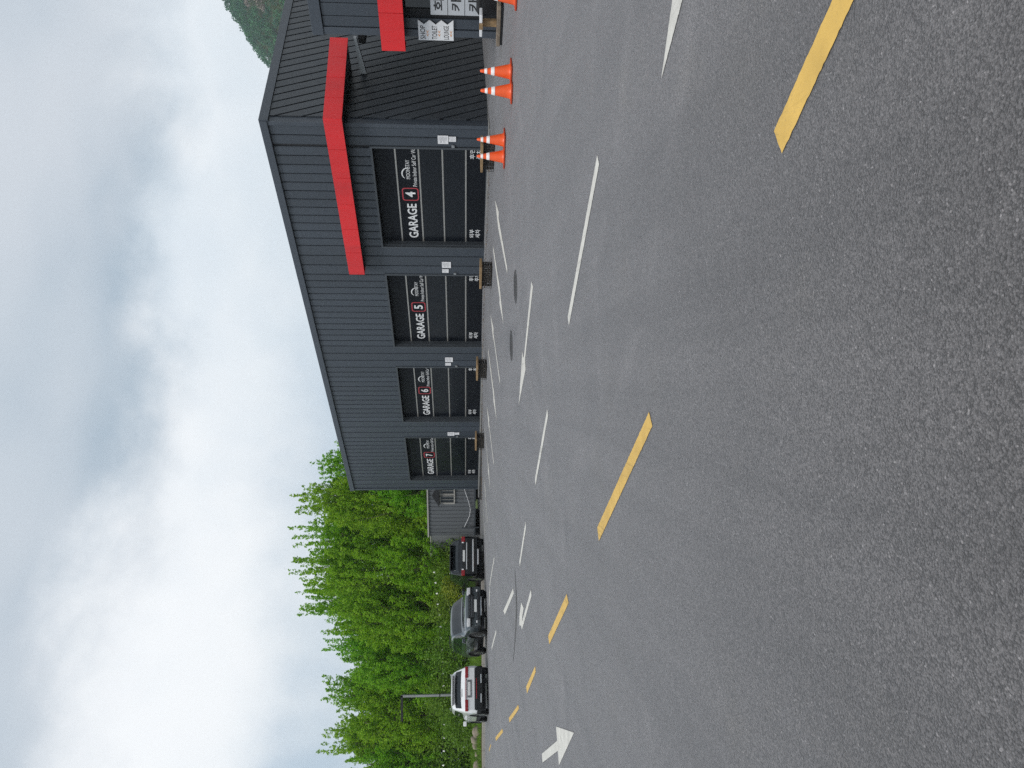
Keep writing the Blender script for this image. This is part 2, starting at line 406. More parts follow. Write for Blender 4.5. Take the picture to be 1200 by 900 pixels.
def drape(name, poly, material, lift=.005, parent=lot, sub=3):
    """flat painted shape (outline on the ground) laid on the asphalt"""
    rj = random.Random(len(poly) * 31 + int(poly[0][1] * 100)); near = min(math.hypot(p[0], p[1]) for p in poly)
    if near < 10:                             # paint creeps unevenly over the stones at its edge
        q = []
        for i in range(len(poly)):
            a, b = Vector((poly[i][0], poly[i][1])), Vector((poly[(i + 1) % len(poly)][0], poly[(i + 1) % len(poly)][1])); k_ = max(1, int((b - a).length / .02))
            nrm = Vector((-(b - a).y, (b - a).x)).normalized()
            for j in range(k_): q.append(a.lerp(b, j / k_) + nrm * rj.uniform(-.003, .003) * (j > 0))
        poly = q
    bm = bmesh.new(); vs = [bm.verts.new((p[0], p[1], 0)) for p in poly]; f = bm.faces.new(vs)
    bmesh.ops.triangulate(bm, faces=[f]); 
    for _ in range(sub):
        long_e = [e for e in bm.edges if e.calc_length() > .7]
        if not long_e: break
        bmesh.ops.subdivide_edges(bm, edges=long_e, cuts=1); bmesh.ops.triangulate(bm, faces=bm.faces[:])
    bmesh.ops.recalc_face_normals(bm, faces=bm.faces[:])
    for v in bm.verts: v.co.z = gz(v.co.x, v.co.y) + lift
    for fc in bm.faces:
        fc.normal_update()
        if fc.normal.z < 0: fc.normal_flip()
    me = bpy.data.meshes.new(name); bm.to_mesh(me); bm.free(); me.materials.append(material)
    return link(name, me, parent)
def pix_poly(name, pts, material): return drape(name, [G(*p) for p in pts], material)
def stripe(name, a, b, w, material):
    A, B = G(*a), G(*b); d_ = (B - A); d_.z = 0; d_.normalize(); n_ = Vector((-d_.y, d_.x, 0)) * w / 2
    return drape(name, [A - n_, B - n_, B + n_, A + n_], material)
def arrow(name, tail, tip, material, w=.14, hw=.46, hl=1.25):
    A, B = G(*tail), G(*tip); d_ = (B - A); d_.z = 0; L_ = d_.length; d_.normalize(); n_ = Vector((-d_.y, d_.x, 0))
    hl = min(hl, L_ * .42); H0 = B - d_ * hl
    drape(name, [A - n_ * w / 2, H0 - n_ * w / 2, H0 - n_ * hw / 2, B, H0 + n_ * hw / 2, H0 + n_ * w / 2, A + n_ * w / 2], material)
YP, WP = M['yellow_paint'], M['white_paint']
for pts in ([(908.2, 153.8), (917.5, 179.9), (1001.6, 0), (1071.7, -150), (1043, -150), (976.7, 0)],
            [(761.3, 482.6), (765.2, 499.2), (702.4, 634), (700.4, 618.2)],
            [(664.5, 696), (666.7, 706.7), (644, 755.2), (642.7, 745.3)],
            [(627.5, 780.5), (628, 787.5), (617.9, 812.8), (616.8, 804.8)],
            [(607.5, 825.9), (608.3, 830.7), (597.3, 846.7), (596.5, 841.3)],
            [(588.8, 853.9), (589.6, 858.1), (581.3, 868.5), (580.8, 864)],
            [(575.3, 871.5), (575.6, 873.5), (573.4, 881), (573.0, 879)]):
    pix_poly('yellow_dash', pts, YP)
pix_poly('lane_arrow', [(652, 851.4), (673.1, 858.6), (655.4, 896.9), (654, 879.8), (636.1, 893.6), (635.3, 883.3), (653.3, 868.1)], WP)
pix_poly('lane_arrow', [(775.5, 94), (788.7, 0), (797, -60), (803, -60), (828, -230), (842, -230), (812, -60), (819, -66), (800.5, 0)], WP)
pix_poly('lane_arrow', [(623.1, 329.5), (624.9, 336), (615.6, 421), (616.2, 432.5), (608, 475.5), (611.2, 432), (612.4, 411), (613.4, 419.5), (614.4, 417)], WP)
pix_poly('lane_arrow', [(622.4, 691), (623.2, 697.8), (611.9, 738), (610.8, 733), (608.9, 733), (609, 722), (611.1, 706), (613.9, 713), (612.4, 722), (611.9, 729)], WP)
for a, b, w in (((701.5, 187), (666.5, 376.5), .13), ((642.2, 483), (627.6, 565), .12), ((616.4, 614.5), (609.2, 661), .12),
                ((579.4, 653.5), (574, 687), .10), ((574.2, 690), (573.4, 710.5), .22), ((581.7, 739.5), (576.4, 760), .11)):
    stripe('white_dash', a, b, w, WP)
pix_poly('white_dash', [(601.4, 689.5), (602.4, 695), (591.8, 720.5), (590, 716)], WP)
for tail, tip in (((594.7, 318), (580.3, 234)), ((578.1, 290), (590.3, 380.5)), ((586.1, 448), (575, 368)), ((572.2, 410), (582.2, 493)),
                  ((578.7, 543), (570.6, 474.4)), ((568.3, 501), (574.7, 574)), ((571.5, 613), (567.5, 558)), ((566.5, 590), (568.3, 634))):
    arrow('bay_arrow', tail, tip, WP)

M['tar'] = mat('tar_joint', (.074, .072, .072), .7, 0, .4, .3, 12, .4, 90)
tj = [G(*q) for q in ((603.4, 668), (604.4, 684), (605.2, 700), (605.4, 716), (604.6, 735), (603.2, 755), (601.6, 775))]
tw_ = [.03, .09, .15, .15, .10, .07, .03]
drape('tar_joint', [p + Vector((0, w_, 0)) for p, w_ in zip(tj, tw_)] + [p - Vector((0, w_, 0)) for p, w_ in reversed(list(zip(tj, tw_)))], M['tar'], .004)
# ------------------------------------------------------------------ kerb, verge
def V2(p): return Vector((p.x, p.y, 0))
KA, KB = V2(G(568.6, 899)), V2(G(566.6, 640))
kd = (KB - KA).normalized(); kn = Vector((-kd.y, kd.x, 0))
if kn.y < 0: kn = -kn
K_START, K_END = KA - kd * 26, KB + kd * 14
def kerb_pt(s, n): return KA + kd * s + kn * n
s0 = -26.0; s1 = (KB - KA).length + .6
drape('edge_line', [V2(G(572.3, 899)) - kd * 12 - kn * .06, V2(G(572.3, 899)) - kd * 12 + kn * .06] +
      [V2(G(572.3, 899)) + kd * 12.5 + kn * .06, V2(G(572.3, 899)) + kd * 12.5 - kn * .06], WP, sub=6)
kroot = struct(empty('kerb', KA))
n = int((s1 - s0) // 1.0)
unit = MB().box((0, 0, -.3), (.985, .18, .15)).build('kerb_stone', M['kerbstone'], kroot, bevel=.015)
for i in range(n):
    o = unit if i == 0 else unit.copy()
    if i: col.objects.link(o); o.parent = kroot
    p = kerb_pt(s0 + i, 0); o.location = (p.x - KA.x, p.y - KA.y, gz(p.x, p.y)); o.rotation_euler = (0, random.Random(i).uniform(-.004, .004), math.atan2(kd.y, kd.x))
def verge_z(sx, nn):
    p = kerb_pt(sx, nn); r_ = min(max((nn - .9) / 3.0, 0), 1)
    return gz(p.x, p.y) + .145 + .42 * r_ * r_ * (3 - 2 * r_) + .05 * math.sin(sx * 1.7 + nn) * min(nn / 2, 1) * .6
WV = Vector((-.27, .96, 0)).normalized(); DSDN = WV.dot(kd) / WV.dot(kn)
def s_end(n_): return s1 + n_ * DSDN
def verge(name, n0, n1, nstep, material, s0=s0, s1=s1):
    ss = [s0 + .5 * i for i in range(int((s1 - s0) / .5) + 1)]
    ns = [n0 + (n1 - n0) * (j / nstep) for j in range(nstep + 1)]
    v = []; 
    for q in ns:
        for s_ in ss:
            if name != 'grass_bank': s_ = s0 + (s_ - s0) * (s_end(q) - s0) / (s1 - s0)
            p = kerb_pt(s_, q); v.append((p.x, p.y, verge_z(s_, q)))
    k = len(ss); f = [(j * k + i, j * k + i + 1, (j + 1) * k + i + 1, (j + 1) * k + i) for j in range(nstep) for i in range(k - 1)]
    me = bpy.data.meshes.new(name); me.from_pydata(v, [], f); me.materials.append(material)
    me.polygons.foreach_set('use_smooth', [True] * len(f)); me.update(); return struct(link(name, me))
verge('footpath', .18, 1.15, 4, M['soil'])
verge('grass_verge', 1.15, 45, 60, M['grass_ground'])
verge('grass_bank', 15, 52, 40, M['grass_ground'], s_end(15) - 1, s1 + 30)

def leaf_mesh_early(c, rng):
    mb = MB()
    for p in c:
        a = rng.uniform(0, 6.28); l = rng.uniform(.02, .045); d_ = np.array([math.cos(a), math.sin(a), rng.uniform(-.2, .4)]) * l; e_ = np.array([-math.sin(a), math.cos(a), .1]) * l * .5
        mb.add([p - d_, p + e_, p + d_, p - e_], [(0, 1, 2, 3)])
    return mb.mesh('dry_leaves', mat('dry_leaf', (.16, .10, .05), .9, 0, .2, .4, 30))
# ------------------------------------------------------------------ garage building (local x along the doors, y outward, z up)
FD = Vector((-.595, .8037, 0)).normalized(); FN = Vector((-FD.y, FD.x, 0))
C0 = Vector((7.29, 21.7, 0)); ZB = .80
ROT = math.atan2(FD.y, FD.x)
def Z(z): return z - ZB
def loc_on(px, py, y):                        # photo pixel -> building-local (x, z) on a plane parallel to the doors
    kx, kz = ray(px, py); o = C0 + FN * y
    s_ = (kx * o.y - o.x) / (FD.x - kx * FD.y); Y = o.y + s_ * FD.y
    return s_, CAM_H + kz * Y
def to_local(P): r_ = Vector((P.x, P.y, 0)) - C0; return r_.dot(FD), r_.dot(FN)

bld = empty('garage_building', (C0.x, C0.y, ZB), ROT)
tag(bld, 'long slate grey metal-clad garage building with four numbered black doors', 'building')
LEN, TOP, DEEP = 21.06, 7.2, 15.0
DOORS = [(.80, 4), (5.97, 5), (11.14, 6), (16.31, 7)]
DW, DT, DB, REC = 3.85, 4.18, .86, .34
# wall core behind the cladding, with door openings
core = MB(); xs = [0.0]
for d0, _ in DOORS: xs += [d0, d0 + DW]
xs.append(LEN)
for i in range(0, len(xs), 2): core.box((xs[i] + .004, -REC, Z(.3)), (xs[i + 1] - .004, -.034, Z(TOP - .1)))
for d0, _ in DOORS: core.box((d0 - .02, -REC + .002, Z(DT + .002)), (d0 + DW + .02, -.036, Z(TOP - .12)))
core.build('wall_core', M['soffit'], bld)
back = MB()
back.box((.03, -DEEP, Z(.3)), (LEN - .02, -REC - .12, Z(TOP - .15)))
back.build('inner_wall', M['core'], bld)
# facade cladding: every standing-seam sheet is a piece
def sheet_mesh(w, z0, z1):
    g_ = .012; mb = MB()
    prof = [(g_, -.034), (g_, .0), (g_ + .012, .012), (g_ + .03, .002), (w * .5, .004), (w - g_ - .012, .0), (w - g_, -.006), (w - g_, -.034)]
    k = len(prof)
    v = [(x, y, z0) for x, y in prof] + [(x, y, z1) for x, y in prof]
    f = [(i, (i + 1) % k, k + (i + 1) % k, k + i) for i in range(k)] + [tuple(range(k - 1, -1, -1)), tuple(range(k, 2 * k))]
    return mb.add(v, [tuple(reversed(q)) for q in f]).mesh('cladding_sheet', M['clad'])
def sheets(x0, x1, cnt, z0, z1):
    w = (x1 - x0) / cnt; me = sheet_mesh(w, Z(z0), Z(z1))
    for i in range(cnt): link('cladding_sheet', me, bld).location = (x0 + i * w, 0, 0)
TRIM_H = .22; WT = TOP - TRIM_H + .01
sheets(.10, .80 - .06, 2, DB, WT)
for i, (d0, _) in enumerate(DOORS):
    sheets(d0, d0 + DW, 12, DT + .06, WT)
    nx_ = DOORS[i + 1][0] if i < 3 else LEN - .10
    sheets(d0 + DW + .0, nx_ - 0.0, 3 if i < 3 else 2, DB, WT)
MB().box((-.05, -.06, Z(TOP - TRIM_H)), (LEN + .04, .075, Z(TOP))).build('top_fascia', M['trim'], bld, bevel=.01)
MB().box((-.03, -.20, Z(.62)), (.10, .045, Z(TOP - TRIM_H))).build('corner_trim', M['trim'], bld, bevel=.01)
MB().box((LEN - .10, -.20, Z(.5)), (LEN + .03, .045, Z(TOP - TRIM_H))).build('corner_trim', M['trim'], bld, bevel=.01)
MB().box((-.25, -.10, Z(.35)), (LEN + .05, .50, Z(DB - .01))).build('plinth', M['concrete'], bld, bevel=.015)
MB().box((-.25, .52, Z(.35)), (LEN + .05, .62, Z(.805))).build('drain_channel', M['iron'], bld)
# roof
rf = MB(); rise = .37
rf.add([(-.04, .06, Z(TOP) + .001), (LEN + .03, .06, Z(TOP) + .001), (LEN + .03, -DEEP, Z(TOP + rise)), (-.04, -DEEP, Z(TOP + rise)),
        (-.04, .06, Z(TOP - .1)), (LEN + .03, .06, Z(TOP - .1)), (LEN + .03, -DEEP, Z(TOP + rise - .1)), (-.04, -DEEP, Z(TOP + rise - .1))],
       [(0, 1, 2, 3), (7, 6, 5, 4), (0, 4, 5, 1), (1, 5, 6, 2), (2, 6, 7, 3), (3, 7, 4, 0)])
rf.build('roof', M['trim'], bld)
# diagonal cladding on the end wall
def clip(poly, a, b, c):                      # keep a*x+b*y<=c
    out = []
    for i in range(len(poly)):
        p, q = poly[i], poly[(i + 1) % len(poly)]
        fp, fq = a * p[0] + b * p[1] - c, a * q[0] + b * q[1] - c
        if fp <= 0: out.append(p)
        if fp * fq < 0:
            t_ = fp / (fp - fq); out.append((p[0] + (q[0] - p[0]) * t_, p[1] + (q[1] - p[1]) * t_))
    return out
SL, PW = .46, .352
SIDE_END = 14.9
MB().box((.0, -SIDE_END, Z(.3)), (.05, -.20, Z(TOP - .12))).build('end_wall_core', M['core'], bld)
k = -12
while k * PW < SIDE_END + 1:
    r0, r1 = k * PW + .030, (k + 1) * PW - .030
    poly = [(.2, .84), (SIDE_END, .84), (SIDE_END, TOP - .26 + rise * SIDE_END / DEEP), (.2, TOP - .26)]
    # strip: r0 <= s + SL*(z-.84) - off <= r1 with top leaning towards the corner
    poly = clip(poly, 1, SL, r1 + SL * 7.2 - .0); 
    if len(poly) >= 3: poly = clip(poly, -1, -SL, -(r0 + SL * 7.2))
    if len(poly) >= 3:
        MB().prism([(-.002, -s_, Z(z_)) for s_, z_ in poly], (-.065, 0, 0)).build('diagonal_sheet', M['clad_side'], bld)
    k += 1
tr = MB(); tr.add([(-.09, .05, Z(TOP - .25)), (.02, .05, Z(TOP - .25)), (.02, .05, Z(TOP) + .004), (-.09, .05, Z(TOP) + .004),
                   (-.09, -DEEP, Z(TOP - .25 + rise)), (.02, -DEEP, Z(TOP - .25 + rise)), (.02, -DEEP, Z(TOP + rise) + .004), (-.09, -DEEP, Z(TOP + rise) + .004)],
                  [(0, 1, 2, 3), (7, 6, 5, 4), (0, 4, 5, 1), (1, 5, 6, 2), (2, 6, 7, 3), (3, 7, 4, 0)])
tr.build('end_fascia', M['trim'], bld)
MB().box((-.12, -SIDE_END, Z(.4)), (.0, -.2, Z(.86))).build('end_plinth', M['concrete'], bld)

# lettering
def text_part(body, x, y, z, w, h, material, parent, bold=.0, name='lettering', plane='door'):
    """text in a box whose left-bottom (as read) is at (x, z), w wide, h tall, facing +y, reading towards -x"""
    cu = bpy.data.curves.new('t', 'FONT'); cu.body = body; cu.size = 1.0; cu.offset = bold; cu.resolution_u = 3
    ob = bpy.data.objects.new('t', cu); col.objects.link(ob)
    dg = bpy.context.evaluated_depsgraph_get(); me = bpy.data.meshes.new_from_object(ob.evaluated_get(dg))
    bpy.data.objects.remove(ob); bpy.data.curves.remove(cu)
    co = np.array([v.co[:] for v in me.vertices])
    if len(co) == 0: return None
    lo, hi = co.min(0), co.max(0)
    sx = w / (hi[0] - lo[0]); sy = h / (hi[1] - lo[1])
    if h is None: sy = sx
    for v in me.vertices: v.co = (x - (v.co.x - lo[0]) * sx, y, z + (v.co.y - lo[1]) * sy)
    me.name = name; me.materials.clear(); me.materials.append(material)
    return link(name, me, parent)
def rrect(x0, x1, z0, z1, r, k=5):
    pts = []
    for cx, cz, a0 in ((x1 - r, z1 - r, 0), (x0 + r, z1 - r, 90), (x0 + r, z0 + r, 180), (x1 - r, z0 + r, 270)):
        for j in range(k + 1):
            a_ = math.radians(a0 + 90 * j / k); pts.append((cx + r * math.cos(a_), cz + r * math.sin(a_)))
    return pts

RAILS = [3.555, 2.87, 2.17, 1.475]
for d0, num in DOORS:
    dr = empty('garage_door', (0, 0, 0)); dr.parent = bld
    dr.name = 'garage_door'
    yb = -REC + .12                           # face of the door leaf
    zs = [DB] + RAILS[::-1] + [DT]
    for j in range(5):
        a_, b_ = zs[j] + (.024 if j else .015), zs[j + 1] - (.024 if j < 4 else .01)
        pm = MB().box((d0 + .03, yb - .06, Z(a_)), (d0 + DW - .03, yb, Z(b_)))
        if j in (1, 2):                       # ribbed middle sheets
            q = 9
            for r_ in range(q):
                zz = a_ + (b_ - a_) * (r_ + .5) / q
                pm.box((d0 + .05, yb - .01, Z(zz - .018)), (d0 + DW - .05, yb + .005, Z(zz + .010)))
        pm.build('door_panel', M['door_gloss'] if j in (1, 2) else M['door'], dr)
    for zr in RAILS:
        MB().box((d0 + .025, yb - .05, Z(zr - .024)), (d0 + DW - .025, yb + .012, Z(zr + .024))).build('door_rail', M['rail'], dr, bevel=.006)
    MB().box((d0 + .02, yb - .05, Z(DB - .03)), (d0 + DW - .02, yb + .03, Z(DB + .014))).build('bottom_seal', M['frame'], dr)
    y_ = yb + .004
    xl = d0 + DW                              # left end as seen from outside
    P1 = RAILS[1] + .02
    text_part('GARAGE', xl - .20, y_, Z(P1 + .13), 1.42, .30, M['white'], dr, .018)
    bx0 = xl - 1.74; bw, bz0, bz1 = .50, P1 + .045, P1 + .555
    for pts, mt_, yy in ((rrect(bx0 - bw, bx0, Z(bz0), Z(bz1), .09), M['badge_line'], y_ - .001), (rrect(bx0 - bw + .035, bx0 - .035, Z(bz0 + .035), Z(bz1 - .035), .07), M['door'], y_ + .001)):
        MB().add([(x, yy, z) for x, z in pts], [tuple(range(len(pts) - 1, -1, -1))]).build('number_badge', mt_, dr)
    text_part(str(num), bx0 - .145, y_ + .003, Z(bz0 + .10), .21, .31, M['white'], dr, .02)
    text_part('Private Indoor Self Car Wash', xl - 2.30, y_, Z(P1 + .075), 1.50, .125, M['white'], dr, .0)
    text_part('MOONSTAY', xl - 2.58, y_, Z(P1 + .27), .70, .12, M['white'], dr, .0)
    arc = []
    for j in range(15):
        a_ = math.radians(35 + 150 * j / 14); arc.append((a_, .018 + .022 * math.sin(math.pi * j / 14)))
    cx, cz = xl - 2.78, P1 + .33
    av = [(cx + .22 * math.cos(a_) * 1.0, y_, Z(cz + .20 * math.sin(a_))) for a_, w_ in arc] + [(cx + (.22 - w_) * math.cos(a_), y_, Z(cz + (.20 - w_) * math.sin(a_))) for a_, w_ in reversed(arc)]
    MB().add(av, [(i, i + 1, 29 - i - 1, 29 - i) for i in range(14)]).build('moon_emblem', M['white'], dr)
    for (wx, a1, a2) in ((xl - .22, '외부', '세차'), (d0 + .50, '후면', '주차')):
        text_part(a1, wx, y_, Z(1.205), .36, .155, M['white'], dr, .012)
        text_part(a2, wx, y_, Z(1.010), .36, .155, M['white'], dr, .012)
    # frame round the opening
    fr = MB(); fr.box((d0 - .06, -.04, Z(DB)), (d0 + .004, .03, Z(DT + .06))); fr.box((d0 + DW - .004, -.04, Z(DB)), (d0 + DW + .05, .03, Z(DT + .06)))
    fr.box((d0 + .004, -.04, Z(DT)), (d0 + DW - .004, .03, Z(DT + .06)))
    fr.build('door_frame', M['frame'], bld)
    MB().box((d0 + .004, -REC + .02, Z(DB)), (d0 + .05, -.04, Z(DT))).build('door_track', M['frame'], dr)
    MB().box((d0 + DW - .05, -REC + .02, Z(DB)), (d0 + DW - .004, -.04, Z(DT))).build('door_track', M['frame'], dr)
    cb = MB().box((d0 - .16, .005, Z(1.80)), (d0 - .07, .05, Z(1.89))).build('door_control', M['steel'], bld, bevel=.008)

# red canopy band wrapping the corner
CZ0, CZ1 = 4.85, 5.36
kx, kz = ray(386.7, 43.5); Yr = (CZ1 - CAM_H) / kz; rx, ry = to_local(Vector((kx * Yr, Yr, 0)))
outer = [(5.57, .40), (-.40, .40), (rx, ry)]
can = empty('canopy'); can.parent = bld
inner_end = (-.02, ry - .3)
MB().prism([(5.55, -.01, Z(CZ0 + .03)), (5.55, .37, Z(CZ0 + .03)), (-.38, .37, Z(CZ0 + .03)), (rx + .03, ry + .02, Z(CZ0 + .03)), (-.05, ry - .1, Z(CZ0 + .03)), (-.05, -.01, Z(CZ0 + .03))], (0, 0, CZ1 - CZ0 - .06)).build('canopy_box', M['soffit'], can)
def band(parent, a, b, cnt, z0, z1, material, name='fascia_panel', th=.03):
    A, B = Vector((*a, 0)), Vector((*b, 0)); d_ = (B - A); L_ = d_.length; d_.normalize(); n_ = Vector((d_.y, -d_.x, 0)); w = L_ / cnt
    for i in range(cnt):
        p = A + d_ * (i * w + .004); q = A + d_ * ((i + 1) * w - .004)
        MB().prism([(p.x, p.y, z0), (q.x, q.y, z0), (q.x, q.y, z1), (p.x, p.y, z1)], -n_ * th).build(name, material, parent, bevel=.004)
band(can, outer[0], outer[1], 6, Z(CZ0), Z(CZ1), M['red'])
band(can, outer[1], outer[2], 4, Z(CZ0), Z(CZ1), M['red'])
MB().box((5.552, .0, Z(CZ0)), (5.575, .37, Z(CZ1))).build('end_cap', M['red'], can)
# bracket and flood lamp under the canopy
bpos = to_local(at(424, 84, 23.8)); bq = to_local(at(410, 47, 23.0))
MB().prism([(-.06, -2.35, Z(4.42)), (-.06, -2.35, Z(4.60)), (-.95, -2.75, Z(4.74)), (-.95, -2.75, Z(4.66))], (0, -.10, 0)).build('canopy_bracket', M['steel'], can)
fl = MB().box((-1.35, -3.2, Z(4.40)), (-.75, -2.8, Z(4.62))).build('flood_lamp', M['black_plastic'], can, bevel=.03)
MB().box((-1.10, -2.82, Z(4.34)), (-1.06, -2.79, Z(4.66))).build('lamp_strap', M['steel'], fl)

# ------------------------------------------------------------------ shop annex beside the garage
SY = 1.457; SXL = -3.41
_, stop = loc_on(366.5, 38, SY)
shop = empty('shop_building', (C0.x, C0.y, ZB), ROT)
tag(shop, 'dark grey flat-roofed shop block with red fascia and dark glazing', 'building')
SXR = -12.0
MB().box((SXR, -9, Z(.4)), (SXL - .03, SY - .05, Z(stop - .06))).build('wall_core', M['core'], shop)
def sx(px, py, y=SY): return loc_on(px, py, y)[0]
xg = sx(530, 16.5); zr1 = loc_on(443, 10, SY + .4)[1]; zr0 = loc_on(472, 10, SY + .4)[1]
MB().box((SXR, SY - .06, Z(stop - .26)), (SXL + .02, SY + .04, Z(stop))).build('top_fascia', M['trim'], shop, bevel=.01)
MB().box((SXL - .17, SY - .3, Z(.55)), (SXL, SY + .02, Z(stop - .26))).build('corner_trim', M['trim'], shop, bevel=.008)
x = SXL - .185; i = 0
while x > SXR:
    w = .25 if i == 0 else (.30 if i < 3 else .62)
    full = x - w > xg - .05
    a_, b_ = x - w, x
    MB().box((a_ + .008, SY - .05, Z(.6 if full else zr1 - .3)), (b_ - .008, SY, Z(stop - .275))).build('wall_sheet', M['clad'], shop, bevel=.005)
    x -= w; i += 1
MB().box((SXR, SY - .05, Z(.75)), (x if False else xg - .10, SY - .02, Z(zr1 - .3))).build('shop_window', M['glass_dark'], shop)
for q in range(6):
    xx = xg - .08 - q * 1.35
    MB().box((xx - .03, SY - .04, Z(.7)), (xx + .03, SY + .01, Z(zr1 - .3))).build('window_mullion', M['car_trim'], shop)
lx = sx(460, 60, SY + .4)
scan = empty('fascia'); scan.parent = shop
MB().box((SXR, SY - .01, Z(zr0 + .03)), (lx - .02, SY + .37, Z(zr1 - .03))).build('fascia_box', M['soffit'], scan)
band(scan, (lx, SY + .40), (lx - 7.2, SY + .40), 8, Z(zr0), Z(zr1), M['red'])
MB().box((lx - .02, SY, Z(zr0)), (lx - .002, SY + .37, Z(zr1))).build('end_cap', M['red'], scan)
# hanging sign rows on the glazing
def plane_box(x0, x1, z0, z1, y0, y1): return MB().box((min(x0, x1), y0, Z(min(z0, z1))), (max(x0, x1), y1, Z(max(z0, z1))))
ps = empty('price_board', (C0.x, C0.y, ZB), ROT); tag(ps, 'pale grey sign of stacked rows with bold Korean lettering on shop glazing', 'sign')
xe = sx(535, 17); rows = [(504.5, 524.3, '회원'), (525, 544.3, '카드'), (545, 565, '카드')]
for va, vb, tx in rows:
    za, zb_ = loc_on(va, 8, SY)[1], loc_on(vb, 8, SY)[1]
    rw = plane_box(xe, xe - 2.6, za, zb_, SY + .012, SY + .04).build('sign_row', M['sign_grey'], ps)
    hh = abs(za - zb_)
    text_part(tx, xe - .10, SY + .043, Z(min(za, zb_) + hh * .2), .62, hh * .62, M['ink'], rw, .02)
# ribbon sign
rs = empty('direction_sign', (C0.x, C0.y, ZB), ROT); tag(rs, 'white swallowtail sign reading SHOP, TOILET, LOUNGE on the grey wall', 'sign')
sxl, sxr = sx(510, 46.2), sx(510, 22.5); sxn = sx(510, 27.8)
zt, zbm = loc_on(490.5, 40, SY)[1], loc_on(531.5, 40, SY)[1]; h3 = (zt - zbm) / 3
for r_, tx in enumerate(('SHOP', 'TOILET', 'LOUNGE')):
    a_, b_ = zt - r_ * h3, zt - (r_ + 1) * h3
    pl = MB().prism([(sxl, SY + .022, Z(a_)), (sxl, SY + .022, Z(b_)), (sxr, SY + .022, Z(b_)), (sxn, SY + .022, Z((a_ + b_) / 2)), (sxr, SY + .022, Z(a_))], (0, .02, 0)).build('sign_ribbon', M['sign_white'], rs)
    text_part(tx, sxl - .03, SY + .046, Z(b_ + h3 * .40), (sxl - sxn) * .86, h3 * .44, M['ink'], pl, .004)
    text_part('<<', sxl - .10, SY + .046, Z(b_ + h3 * .12), .14, h3 * .2, M['orange_ink'], pl, .004)

# ------------------------------------------------------------------ wooden stand and black bin by the shop
def place(px, py): p = G(px, py); return p
P = place(589, 27)
st = empty('wooden_stand', P, ROT); tag(st, 'small wooden stand with white top and weathered base plank beside shop', 'stand')
sc_ = P.y / FPX
MB().box((-.42, -.16, .0), (.42, .16, .05)).build('foot_block', M['black_plastic'], st, bevel=.01)
MB().box((-.46, -.18, .05), (.44, .18, .13)).build('base_plank', M['wood_old'], st, bevel=.012)
MB().box((-.065, -.06, .13), (.065, .06, .44)).build('post', M['wood'], st, bevel=.008)
MB().prism([(.24, -.16, .44), (-.24, -.16, .44), (-.24, .16, .44), (.24, .16, .44)], (0, 0, .06)).build('top_board', M['sign_white'], st, bevel=.01)
MB().box((-.07, .162, .43), (.07, .176, .51)).build('top_bracket', M['wood'], st)
Pb = place(586, 8)
bn = empty('black_bin', Pb + Vector((.12, .12, 0)), ROT); tag(bn, 'black lidded plastic bin beside the wooden stand', 'bin')
MB().lathe([(.17, 0), (.2, .05), (.22, .44)], 20).build('bin_body', M['black_plastic'], bn, 40)
MB().lathe([(.235, .44), (.235, .48), (.16, .53)], 20).build('bin_lid', M['black_plastic'], bn, 40)

# ------------------------------------------------------------------ traffic cones
cone_proto = None
def make_cone():
    r = empty('traffic_cone')
    prof = [(.150, .035), (.135, .06), (.026, .60), (.016, .615)]
    def rad(z): return .135 + (.026 - .135) * (z - .06) / .54
    bd = MB().lathe([(.15, .035), (.14, .05), (rad(.06), .06)] + [(rad(.06 + .54 * j / 8), .06 + .54 * j / 8) for j in range(1, 9)] + [(.016, .612), (.002, .614)], 24).build('cone_body', M['orange'], r, 50)
    for z0, z1 in ((.335, .405), (.475, .53)):
        MB().lathe([(rad(z0) + .001, z0), (rad(z0) + .004, z0 + .003), (rad(z1) + .004, z1 - .003), (rad(z1) + .001, z1)], 24).build('reflective_band', M['cone_white'], r, 50)
    MB().add([(x * .19, y * .19, z) for z in (0, .035) for x, y in ((-1, -1), (1, -1), (1, 1), (-1, 1))],
             [(3, 2, 1, 0), (4, 5, 6, 7), (0, 1, 5, 4), (1, 2, 6, 5), (2, 3, 7, 6), (3, 0, 4, 7)]).build('cone_base', M['cone_base'], r, bevel=.012)
    return r
cones = [((599.8, 84), 'orange traffic cone before the diagonal cladding, nearer the shop', .2), ((600.2, 107), 'orange traffic cone before the diagonal cladding, nearer garage 4', .5),
         ((592, 164), 'orange traffic cone in front of garage 4 wall notice', .3), ((591.5, 183.5), 'orange traffic cone in front of garage 4 door edge', .1),
         ((605.5, -4), 'orange traffic cone standing by the wooden stand', .4)]
for i, (px, lb, rz) in enumerate(cones):
    c = make_cone() if i == 0 else copy_tree(cone_proto)
    if i == 0: cone_proto = c
    p = G(*px); c.location = p; c.rotation_euler = (0, 0, ROT + rz * .5)
    tag(c, lb, 'traffic cone', 'orange traffic cones along the building')

